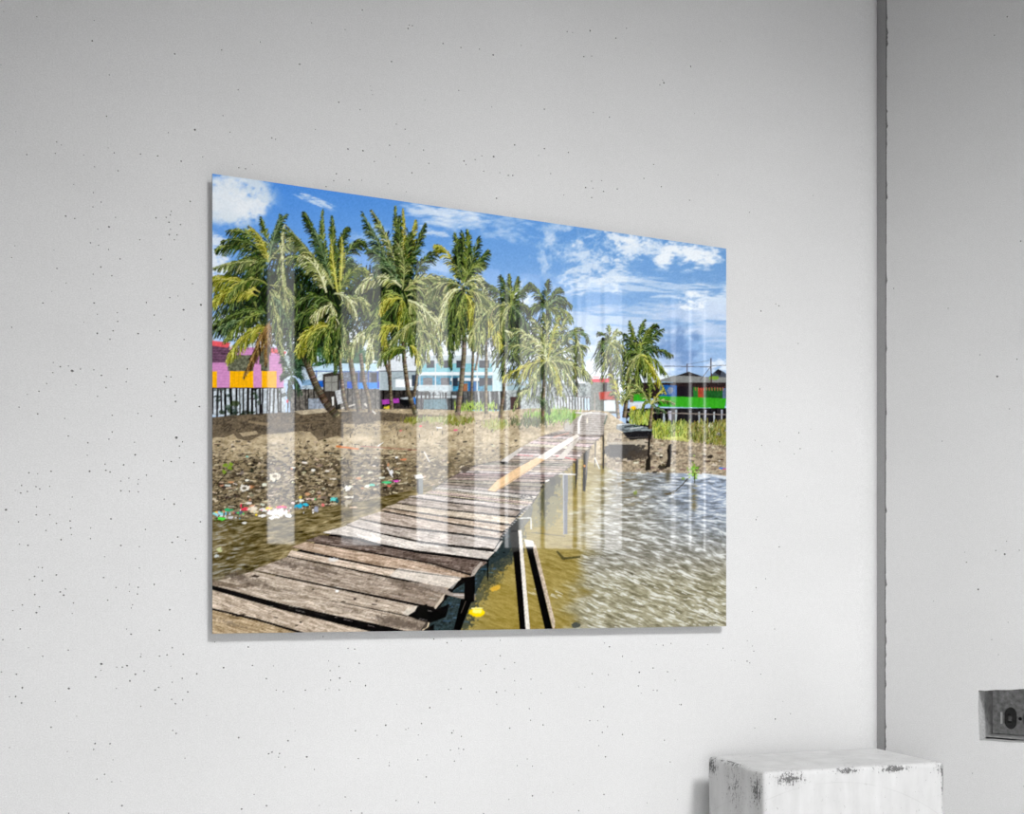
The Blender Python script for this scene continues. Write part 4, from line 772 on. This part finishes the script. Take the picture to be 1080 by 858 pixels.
S0, S1, HC, DR = -3.0, 4.4, 2.6, 4.2               # room extents along the wall, height, depth
root_loc = (W0.x, W0.y, 0)
sc_ = wall_sz(934.2, 500)[0]                          # the corner with the pier
sA = wall_sz(892, 500)[0]
bm = bmesh.new(); pits = []
taken = []
for (x, y, r) in PITS:
    s, z = wall_sz(x, y); rr = .00076*r*(1+.18*(x/900))
    if not (S0+.1 < s < sA-.004 and .03 < z < HC-.05): continue
    if any((s-a)**2+(z-b)**2 < (rr+c+.0012)**2 for a, b, c in taken): continue
    taken.append((s, z, rr)); pits.append((s, z, rr))
holed_face(bm, [(S0, 0), (sA, 0), (sA, HC), (S0, HC)], [], pits); face_room(bm)
# roll-back groove added to the wall's shape to darken it beside the pier
NR = 14; prof = [(sA, 0.0)]; ds = (sc_+.008-sA)/NR
for i in range(NR):
    a_ = math.radians(ROLL)*((i+.5)/NR)**RP; x_, y_ = prof[-1]; prof.append((x_+ds, y_+ds*math.tan(a_)))
prof.append((prof[-1][0], .14))
for (xa, ya), (xb, yb) in zip(prof, prof[1:]):
    f = quad(bm, (xa, ya, 0), (xb, yb, 0), (xb, yb, HC), (xa, ya, HC)); f.smooth = True
quad(bm, (sc_+.16, 0, 0), (S1, 0, 0), (S1, 0, HC), (sc_+.16, 0, HC))
bmesh.ops.remove_doubles(bm, verts=[v for v in bm.verts if sA-.0001 < v.co.x < sc_+.02], dist=.00001)
quad(bm, (S0, .15, 0), (S0, .15, HC), (S1, .15, HC), (S1, .15, 0))
quad(bm, (S0, 0, HC), (S1, 0, HC), (S1, .15, HC), (S0, .15, HC)); quad(bm, (S0, 0, 0), (S0, 0, HC), (S0, .15, HC), (S0, .15, 0)); quad(bm, (S1, 0, 0), (S1, .15, 0), (S1, .15, HC), (S1, 0, HC)); quad(bm, (S0, 0, 0), (S0, .15, 0), (S1, .15, 0), (S1, 0, 0))
wl = link('wall_left', bm, [M_wall, M_pit]); wl.location = root_loc; wl.rotation_euler.z = ANG; tag(wl, kind='structure')

# ---- the pier at the right: its plaster face stands proud of the picture wall
TH = math.radians(-40); PR = .0005
WX = Vector((math.cos(TH), math.sin(TH), 0)); WN = Vector((math.sin(TH), -math.cos(TH), 0))   # along face / out of face
E0 = W0+D*sc_+N*PR                                   # foot of the chipped edge
def pier_xz(px, py):
    p = hit(px, py, E0, WN); return ((p-E0).dot(WX), p.z)
nich = [(1032, 727.6), (1039, 728.2), (1050, 727.2), (1064, 727.4), (1075, 726.4), (1090, 725.6), (1104, 726), (1120, 725), (1120.6, 740), (1119.4, 760), (1120, 784), (1100, 783.6), (1080, 782.8), (1062, 782.4), (1045, 781), (1033, 780.4), (1032.4, 765), (1031.6, 745)]
nich_xz = [pier_xz(*p) for p in nich]
edge = []; ebase = []
z = 0.0; rnd = random.Random(5); dx = 0.0
while z < HC:
    px = 933.6+1.5*(z-.3)/1.1
    base_x = pier_xz(px+.0, 600)[0]
    k = rnd.random()
    dx = .0027*rnd.random() if k < .2 else dx*.5+.0004*(rnd.random()-.3)
    edge.append((base_x+dx, z)); ebase.append(base_x); z += rnd.uniform(.0022, .006)
edge.append((edge[-1][0], HC)); ebase.append(ebase[-1])
PWD = .6
pp = []
for (x, y, r) in [(930+419/2.86, 180+212/2.86, 1.1), (930+348/2.86, 180+620/2.86, 1.5), (1000, 325, .8), (1033.5, 374, .8), (1072.6, 378.6, .9), (1064.6, 431, .8), (993.6, 465, .8), (942.6, 304, 1.1), (940+570/4.766, 560+116/4.766, 1.6), (940+437/4.766, 560+292/4.766, 1.5), (940+378/4.766, 560+156/4.766, 1), (940+525/4.766, 560+97/4.766, .9), (940+580/4.766, 560+50/4.766, .8), (940+369/4.766, 560+105/4.766, .7), (940+588/4.766, 560+457/4.766, .8), (940+505/4.766, 560+544/4.766, .8), (940+213/4.766, 560+351/4.766, .7), (900+696/4.29, 76/4.29, 1.1), (900+638/4.29, 160/4.29, 1), (1053, 690, .8), (1075, 580, .8)]:
    a, b = pier_xz(x, y); pp.append((a, b, .00092*r))
for _ in range(40): pp.append((random.uniform(.05, PWD-.02), random.choice((random.uniform(.9, HC-.1), random.uniform(.05, .4))), random.uniform(.0005, .0009)))
def off_niche(a, b): return not (nich_xz[0][0]-.01 < a < nich_xz[8][0]+.01 and nich_xz[10][1]-.012 < b < nich_xz[0][1]+.012)
q2 = []
for p in pp:
    if off_niche(p[0], p[1]) and all((p[0]-a)**2+(p[1]-b)**2 > .004**2 for a, b, c in q2): q2.append(p)
bm = bmesh.new()
outline = [(PWD, 0), (PWD, HC)]+edge[::-1]
holed_face(bm, outline, [nich_xz], q2); face_room(bm)
# in pier axes the picture wall runs back from the edge
back = -N                                            # into the picture wall
def loc(v): return Vector((v.dot(WX), v.dot(-WN), 0))
bk = loc(back*(PR+.11))
for i in range(len(edge)-1):                         # chipped side of the plaster, facing left
    (x0, z0), (x1, z1) = edge[i], edge[i+1]
    b0, b1 = ebase[i]+.0004, ebase[i+1]+.0004
    quad(bm, (x0, 0, z0), (x1, 0, z1), (b1+bk.x*.02, bk.y*.02, z1), (b0+bk.x*.02, bk.y*.02, z0), mi=3)  # dark strip coloured in as shade behind the chips
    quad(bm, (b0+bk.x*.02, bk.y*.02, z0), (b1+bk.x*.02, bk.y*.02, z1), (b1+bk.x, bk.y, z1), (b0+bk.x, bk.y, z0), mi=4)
e1 = Vector((PWD, 0, 0)); e2 = e1+loc(D)*.32; e3l = e2+loc(back)*(.62)
for a, b in ((e1, e2), (e2, e3l)):
    quad(bm, (a.x, a.y, 0), (b.x, b.y, 0), (b.x, b.y, HC), (a.x, a.y, HC))
# reveal of the niche: raw plaster
RD = .028
for i in range(len(nich_xz)):
    a, b = nich_xz[i], nich_xz[(i+1) % len(nich_xz)]
    quad(bm, (a[0], 0, a[1]), (b[0], 0, b[1]), (b[0], RD, b[1]), (a[0], RD, a[1]), mi=2)
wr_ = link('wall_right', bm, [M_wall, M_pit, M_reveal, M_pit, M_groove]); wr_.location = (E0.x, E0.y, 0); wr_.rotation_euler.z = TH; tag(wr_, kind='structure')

# ---- outlet set sideways in the niche
nx0, nx1 = nich_xz[0][0]-.0015, nich_xz[8][0]+.0015; nz0, nz1 = nich_xz[10][1]-.002, nich_xz[7][1]+.002
BD = .042
out = empty('wall_outlet', (0, 0, 0)); out.parent = None
ctr = Vector(((nx0+nx1)/2, RD, nz0))
wpos = E0+WX*ctr.x+(-WN)*ctr.y; out.location = (wpos.x, wpos.y, nz0); out.rotation_euler.z = TH
tag(out, 'dark duplex power outlet set sideways inside a rough niche in the right wall', 'outlet')
hw = (nx1-nx0)/2; hh = nz1-nz0; t = .0016
bm = bmesh.new()                                     # open steel box
box(bm, -hw, 0, 0, -hw+t, BD, hh); box(bm, hw-t, 0, 0, hw, BD, hh); box(bm, -hw, 0, 0, hw, BD, t); box(bm, -hw, 0, hh-t, hw, BD, hh); box(bm, -hw, BD-t, 0, hw, BD, hh)
link('steel_box', bm, M_box, out)
bm = bmesh.new(); py_ = BD-.010
box(bm, -hw+.0022, py_, .0022, hw-.0022, py_+.002, hh-.0022, bevel=.0006)
pl_ = link('cover_plate', bm, M_plate, out); tag(pl_, 'dusty grey plate')
def oval(bm, cx, cz, rx, rz, y0, y1, mi=0, n=28, cut=.86):
    ring = []
    for i in range(n):
        a = 2*math.pi*i/n; x = math.cos(a)*rx; x = max(-rx*cut, min(rx*cut, x)); ring.append((cx+x, cz+math.sin(a)*rz))
    f = [bm.verts.new((x, y1, z)) for x, z in ring]; g = [bm.verts.new((cx+(x-cx)*.93, y0, cz+(z-cz)*.93)) for x, z in ring]
    bm.faces.new(g).material_index = mi
    for i in range(n): bm.faces.new((f[i], f[(i+1) % n], g[(i+1) % n], g[i])).material_index = mi
def plate_x(px):                                     # place on the plate for a sight line
    o = E0+(-WN)*(RD+py_); p = hit(px, 757, o, WN); return (p-wpos).dot(WX), p.z
x1_, z1_ = plate_x(1066); x2_, _ = plate_x(1086.4); x3_, zs = plate_x(1076); zc = z1_-nz0
ry = (plate_x(1066)[0]-plate_x(1059)[0])
for cx in (x1_, x2_):
    bm = bmesh.new(); oval(bm, cx, zc, ry*1.02, .0163, py_-.0035, py_, 0)
    r_ = link('receptacle', bm, M_dark, out); tag(r_, 'black oval socket face')
    for dz, w, h in ((.0055, .0046, .0018), (-.0055, .0056, .0020)):
        bm = bmesh.new(); box(bm, cx-.001-w/2, py_-.0040, zc+dz-h/2, cx-.001+w/2, py_-.0034, zc+dz+h/2, bevel=.0002); s_ = link('slot', bm, M_slot, out); s_.parent = r_
    bm = bmesh.new(); box(bm, cx-.0024, py_-.0041, zc-.0042, cx+.0030, py_-.0034, zc+.0034, bevel=.0012); s_ = link('contact_strip', bm, M_mid, out); s_.parent = r_
bm = bmesh.new(); bmesh.ops.create_cone(bm, cap_ends=True, segments=16, radius1=.0026, radius2=.0021, depth=.0016, matrix=Matrix.Translation((x3_, py_-.0008, zc))@Matrix.Rotation(math.pi/2, 4, 'X'))
link('screw', bm, M_slot, out)
xs_, _ = plate_x(1056.8); bm = bmesh.new(); box(bm, xs_-.0016, py_-.0030, zc-.0090, xs_+.0012, py_, zc+.0085, bevel=.0006); link('strap', bm, M_white, out)

# ---- the print
pr = empty('picture_print', (P0.x, P0.y, PZ0), ANG)
tag(pr, 'frameless glossy photo print of palms and a plank walkway, hung on the grey wall', 'picture')
NU, NV = 730, 540
PH = PZ1-PZ0
uu = np.linspace(0, 1, NU); vv = np.linspace(0, 1, NV)
U, V_ = np.meshgrid(uu*PW, PZ0+vv*PH)
Xw = P0.x+D.x*U; Yw = P0.y+D.y*U
ax = Xw/Yw*F+HX; ay = HY-(V_-CAMZ)/Yw*F               # the drafting grid the picture was drawn on
ax = np.clip((ax-PX0)*SS-.5, 1, CW-2.01); ay = np.clip((ay-PY0)*SS-.5, 1, CH-2.01)
pad = cv**2.2
blur = (pad+np.roll(pad, 1, 0)+np.roll(pad, 1, 1)+np.roll(np.roll(pad, 1, 0), 1, 1))/4
blur = np.roll(blur, (0, 0), (0, 1))
i0 = ay.astype(int); j0 = ax.astype(int); fy = (ay-i0)[..., None]; fx = (ax-j0)[..., None]
colr = (blur[i0, j0]*(1-fx)+blur[i0, j0+1]*fx)*(1-fy)+(blur[i0+1, j0]*(1-fx)+blur[i0+1, j0+1]*fx)*fy
n0 = NU*NV
co = np.zeros((n0+8, 3), np.float32)
gx, gz = np.meshgrid(uu*PW, vv*PH); co[:n0, 0] = gx.ravel(); co[:n0, 2] = gz.ravel()
TKP = .003
for k, (x, z) in enumerate(((0, 0), (PW, 0), (PW, PH), (0, PH))): co[n0+k] = (x, 0, z); co[n0+4+k] = (x, TKP, z)
idx = np.arange(n0).reshape(NV, NU)
q = np.stack([idx[:-1, :-1], idx[:-1, 1:], idx[1:, 1:], idx[1:, :-1]], -1).reshape(-1, 4)
a = n0
ex = np.array([[a, a+4, a+5, a+1], [a+1, a+5, a+6, a+2], [a+2, a+6, a+7, a+3], [a+3, a+7, a+4, a], [a+4, a+7, a+6, a+5]])
q = np.vstack([q, ex])
me = bpy.data.meshes.new('picture_panel')
me.vertices.add(len(co)); me.vertices.foreach_set('co', co.ravel())
me.loops.add(q.size); me.loops.foreach_set('vertex_index', q.ravel().astype(np.int32))
me.polygons.add(len(q)); me.polygons.foreach_set('loop_start', (np.arange(len(q))*4).astype(np.int32)); me.polygons.foreach_set('loop_total', np.full(len(q), 4, np.int32))
mi = np.zeros(len(q), np.int32); mi[-5:] = 1; me.polygons.foreach_set('material_index', mi)
me.update(calc_edges=True)
at = me.color_attributes.new('ink', 'FLOAT_COLOR', 'POINT')
cc = np.ones((n0+8, 4), np.float32); cc[:n0, :3] = colr.reshape(-1, 3); at.data.foreach_set('color', cc.ravel())
m, nt, b = mat('glossy_print_face')
A_ = nt.nodes.new('ShaderNodeAttribute'); A_.attribute_name = 'ink'
mx = nt.nodes.new('ShaderNodeMix'); mx.data_type = 'RGBA'; mx.blend_type = 'MULTIPLY'; mx.inputs[0].default_value = 1; mx.inputs[7].default_value = (INK, INK, INK, 1)
nt.links.new(A_.outputs['Color'], mx.inputs[6]); nt.links.new(mx.outputs[2], b.inputs['Base Color'])
b.inputs['Roughness'].default_value = .02; b.inputs['IOR'].default_value = 1.5
me.materials.append(m); me.materials.append(M_edge)
po = bpy.data.objects.new('picture_panel', me); C.objects.link(po); po.parent = pr
bm = bmesh.new()
for x0, z0, x1, z1 in ((.12, .08, PW-.10, .11), (.12, PH-.11, PW-.10, PH-.08), (.12, .11, .15, PH-.11), (PW-.13, .11, PW-.10, PH-.11)): box(bm, x0, TKP, z0, x1, GAP-.0004, z1)
link('hanging_frame', bm, M_backf, pr)

# ---- scuffed white plinth in the corner
H = .225
def topc(px, py): t_ = H/((py-HY)/F); return Vector(((px-HX)/F*t_, t_, 0))
B = topc(806, 814); A = topc(741, 797); Cc = topc(996.5, 803.5)
ang = math.atan2(Cc.y-B.y, Cc.x-B.x); bw = (Cc-B).length; bd = (A-B).length; bh = CAMZ-H
mb, nt, b = mat('chipped_white_paint')
tc = nt.nodes.new('ShaderNodeTexCoord'); sp = nt.nodes.new('ShaderNodeSeparateXYZ'); nt.links.new(tc.outputs['Object'], sp.inputs[0])
X, Y, Z = sp.outputs; oc = tc.outputs['Object']
def near(v, c, w): return mth(nt, 'SUBTRACT', 1, mth(nt, 'DIVIDE', mth(nt, 'ABSOLUTE', mth(nt, 'SUBTRACT', v, c)), w), clamp=True)
def m2(a, b_): return mth(nt, 'MULTIPLY', a, b_)
scr = mapped(nt, (330, 330, 90)); n1_ = noise(nt, scr, 1, 4, .75); n2_ = noise(nt, oc, 330, 4, .8); n3_ = noise(nt, oc, 26, 3, .6)
# bare patches: top front edge, left upright by the corner, both top corners
W_ = [m2(m2(near(X, .036, .034), near(Z, bh-.010, .014)), near(Y, -.002, .03)),
      m2(m2(near(X, .12, .03), near(Z, bh-.004, .008)), near(Y, 0, .02)), m2(m2(near(X, .19, .035), near(Z, bh-.005, .009)), near(Y, 0, .02)),
      m2(m2(near(X, bw, .02), near(Z, bh-.008, .02)), near(Y, 0, .03)), m2(m2(near(X, bw, .008), near(Z, bh-.03, .06)), near(Y, 0, .02)),
      m2(m2(near(Y, .018, .020), near(Z, bh-.026, .030)), near(X, 0, .01)), m2(m2(near(Y, bd-.012, .024), near(Z, bh-.012, .022)), near(X, 0, .012)),
      m2(m2(near(Y, bd, .006), near(Z, bh-.04, .09)), near(X, 0, .012)), m2(m2(near(Y, bd*.6, .06), near(Z, bh, .006)), near(X, 0, .012)),
      m2(m2(near(Y, bd*.5, .04), near(Z, bh-.03, .05)), mth(nt, 'MULTIPLY', near(X, 0, .01), .5))]
s = W_[0]
for w in W_[1:]: s = mth(nt, 'MAXIMUM', s, w)
nn = mth(nt, 'ADD', mth(nt, 'MULTIPLY', n1_, 1.25), mth(nt, 'MULTIPLY_ADD', n2_, 1.15, -.72))
bevn = nt.nodes.new('ShaderNodeBevel'); bevn.samples = 4; bevn.inputs['Radius'].default_value = .005
geo = nt.nodes.new('ShaderNodeNewGeometry'); dt = nt.nodes.new('ShaderNodeVectorMath'); dt.operation = 'DOT_PRODUCT'
nt.links.new(bevn.outputs[0], dt.inputs[0]); nt.links.new(geo.outputs['True Normal'], dt.inputs[1])
em = rng_(nt, dt.outputs['Value'], .99, .82, 0, .22)
v = mth(nt, 'ADD', mth(nt, 'ADD', nn, mth(nt, 'MULTIPLY', mth(nt, 'MINIMUM', s, .8), .50)), mth(nt, 'ADD', em, mth(nt, 'MULTIPLY', n3_, .10)))
mask = rng_(nt, v, .77, .86, 0, .9)
base = rng_(nt, noise(nt, mapped(nt, (40, 40, 9)), 1, 4, .6), .3, .7, .52, .62)
dirt = rng_(nt, n3_, .35, .7, 1, .93)
arc = nt.nodes.new('ShaderNodeVectorMath'); arc.operation = 'DISTANCE'; nt.links.new(oc, arc.inputs[0]); arc.inputs[1].default_value = (.10, 0, bh-.30)
ln_ = m2(near(arc.outputs['Value'], .282, .0009), rng_(nt, n3_, .4, .6, .0, .13))
col = mth(nt, 'MULTIPLY', mth(nt, 'MULTIPLY', base, dirt), mth(nt, 'SUBTRACT', 1, ln_))
v2 = mth(nt, 'ADD', mth(nt, 'MULTIPLY', col, mth(nt, 'SUBTRACT', 1, mask)), mth(nt, 'MULTIPLY', mask, .09))
grey(nt, v2, b.inputs['Base Color']); b.inputs['Roughness'].default_value = .6; b.inputs['Specular IOR Level'].default_value = .25
bp = nt.nodes.new('ShaderNodeBump'); bp.inputs['Strength'].default_value = .5; bp.inputs['Distance'].default_value = .0008; bp.invert = True
nt.links.new(mask, bp.inputs['Height']); nt.links.new(bp.outputs[0], b.inputs['Normal'])
bm = bmesh.new(); bmesh.ops.create_cube(bm, size=1); bmesh.ops.scale(bm, vec=(bw, bd, bh), verts=bm.verts); bmesh.ops.translate(bm, vec=(bw/2, bd/2, bh/2), verts=bm.verts)
bmesh.ops.bevel(bm, geom=bm.edges[:], offset=.006, segments=4, profile=.5, affect='EDGES')
geom = bm.edges[:]+bm.faces[:]+bm.verts[:]
bmesh.ops.subdivide_edges(bm, edges=[e for e in bm.edges if e.calc_length() > .05], cuts=14, use_grid_fill=True)
rn = random.Random(9)
for vtx in bm.verts:
    if vtx.co.z > .01:
        f_ = math.sin(vtx.co.x*61+vtx.co.z*40)*math.cos(vtx.co.y*55+vtx.co.z*23); vtx.co += Vector((f_, -f_*.7, f_*.6))*.0006
pb = link('plinth', bm, mb, smooth=False); pb.location = (B.x, B.y, 0); pb.rotation_euler.z = ang
tag(pb, 'scuffed white painted plinth with chipped edges standing in the corner below the print', 'plinth')

# ---- the rest of the room: floor, ceiling, end walls, window wall behind the viewer
def slab(name, x0, y0, z0, x1, y1, z1, m_):
    bm = bmesh.new(); box(bm, x0, y0, z0, x1, y1, z1); o = link(name, bm, m_); o.location = root_loc; o.rotation_euler.z = ANG; tag(o, kind='structure'); return o
slab('floor', S0-.2, -DR-.2, -.1, S1+.2, .2, 0, M_floor); slab('ceiling', S0-.2, -DR-.2, HC, S1+.2, .2, HC+.1, M_ceil)
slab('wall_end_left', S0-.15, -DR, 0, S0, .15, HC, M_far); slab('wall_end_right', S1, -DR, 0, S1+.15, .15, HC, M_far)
def refl_s(px):                                      # where the window wall shows up in the glossy print
    v = ray(px, HY); p = hit(px, HY, P0, N); s = (p-P0).dot(D); return s+v.dot(D)/(-v.dot(N))*(DR-GAP)
ZS, ZT = .835, 2.34
bands = [(282, 311, 1), (360, 372, .75), (372, 402, 1), (439.5, 473, 1), (480.5, 500.5, .35), (500.5, 528, 1), (532.5, 537, 1), (537, 548.5, .4), (548.5, 571, 1), (574.5, 605, 1), (609, 614, 1), (614, 618, .5), (618, 634.5, 1), (637.5, 657, 1), (707.5, 714, .8), (726.5, 730.5, 1), (742, 745.5, 1), (756.5, 759, 1)]
WA, WB = refl_s(278), refl_s(763)
WT = .012
for args in (('wall_behind', S0, WA, 0, HC), ('wall_behind_right', WB, S1, 0, HC), ('wall_behind_sill', WA, WB, 0, ZS), ('wall_behind_lintel', WA, WB, ZT, HC)):
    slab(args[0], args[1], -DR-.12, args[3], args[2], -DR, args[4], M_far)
win = empty('window_1', (0, 0, 0)); win.location = root_loc; win.rotation_euler.z = ANG; tag(win, kind='structure')
glass = {}
def pane_mat(k):
    if k in glass: return glass[k]
    m, nt, b = mat('window_glass' if k == 1 else 'smoked_glass'); nt.nodes.remove(b)
    tr = nt.nodes.new('ShaderNodeBsdfTransparent'); tr.inputs[0].default_value = (k, k, k, 1); gl = nt.nodes.new('ShaderNodeBsdfGlossy'); gl.inputs['Roughness'].default_value = .05
    ms = nt.nodes.new('ShaderNodeMixShader'); ms.inputs[0].default_value = .04; nt.links.new(tr.outputs[0], ms.inputs[1]); nt.links.new(gl.outputs[0], ms.inputs[2]); nt.links.new(ms.outputs[0], nt.nodes['Material Output'].inputs[0])
    glass[k] = m; return m
cur = WA
def mullion(a, b_):
    if b_-a > .004:
        bm = bmesh.new(); box(bm, a, -DR-WT, ZS, b_, -DR, ZT); link('mullion', bm, M_frame, win)
for x0, x1, k in bands:
    a, b_ = refl_s(x0), refl_s(x1); mullion(cur, a)
    bm = bmesh.new(); box(bm, a-.001, -DR-.008, ZS, b_+.001, -DR-.005, ZT); link('pane', bm, pane_mat(k), win); cur = b_
mullion(cur, WB)

# ---- daylight outside: bright haze near the horizon, dimmer sky above, grey ground
w = bpy.data.worlds.new('daylight'); bpy.context.scene.world = w; w.use_nodes = True; nt = w.node_tree
bg = nt.nodes['Background']; tc = nt.nodes.new('ShaderNodeTexCoord'); sp = nt.nodes.new('ShaderNodeSeparateXYZ'); nt.links.new(tc.outputs['Generated'], sp.inputs[0])
rp = nt.nodes.new('ShaderNodeValToRGB'); nt.links.new(sp.outputs[2], rp.inputs[0])
el = rp.color_ramp.elements; el[0].position = 0; el[0].color = (.25, .25, .25, 1); el[1].position = 1; el[1].color = (.06, .065, .07, 1)
for p_, c_ in ((.02, .8), (.05, 1.0), (.12, .95), (.19, .60), (.27, .28), (.4, .12)):
    e = el.new(p_); e.color = (c_, c_, c_*1.01, 1)
nt.links.new(rp.outputs[0], bg.inputs[0]); bg.inputs[1].default_value = SKY

# ---- lamps: a soft spot aimed low at the wall, an unseen panel added low to brighten the pier
def wp(s, y, z): return Vector((W0.x, W0.y, 0))+D*s-N*(y)+Vector((0, 0, z))
sl_ = bpy.data.lights.new('spot_lamp', 'SPOT'); sl_.energy = KEY; sl_.spot_size = math.radians(SPOT); sl_.spot_blend = 1; sl_.shadow_soft_size = .28; sl_.color = (1, 1, 1)
so = bpy.data.objects.new('spot_lamp', sl_); C.objects.link(so); so.location = wp(*LPOS); so.rotation_euler = (wp(*LAIM)-so.location).to_track_quat('-Z', 'Y').to_euler()
al = bpy.data.lights.new('fill_panel', 'AREA'); al.shape = 'RECTANGLE'; al.size = 1.6; al.size_y = 1.1; al.energy = FILL; al.spread = math.radians(90)
ao = bpy.data.objects.new('fill_panel', al); C.objects.link(ao); ao.location = wp(*APOS); ao.rotation_euler = (wp(*AAIM)-ao.location).to_track_quat('-Z', 'Y').to_euler()

cam = bpy.data.cameras.new('camera'); cam.sensor_width = 36; cam.lens = F/1080*36; cam.shift_y = (HY-429)/1080; cam.clip_start = .02
cob = bpy.data.objects.new('camera', cam); C.objects.link(cob); cob.location = (0, 0, CAMZ); cob.rotation_euler = (math.pi/2, 0, 0)
S = bpy.context.scene; S.camera = cob
S.view_settings.view_transform = 'Standard'; S.view_settings.look = 'None'; S.view_settings.exposure = 0; S.view_settings.gamma = 1; S.view_settings.use_curve_mapping = False
S.cycles.max_bounces = 8; S.cycles.use_denoising = True
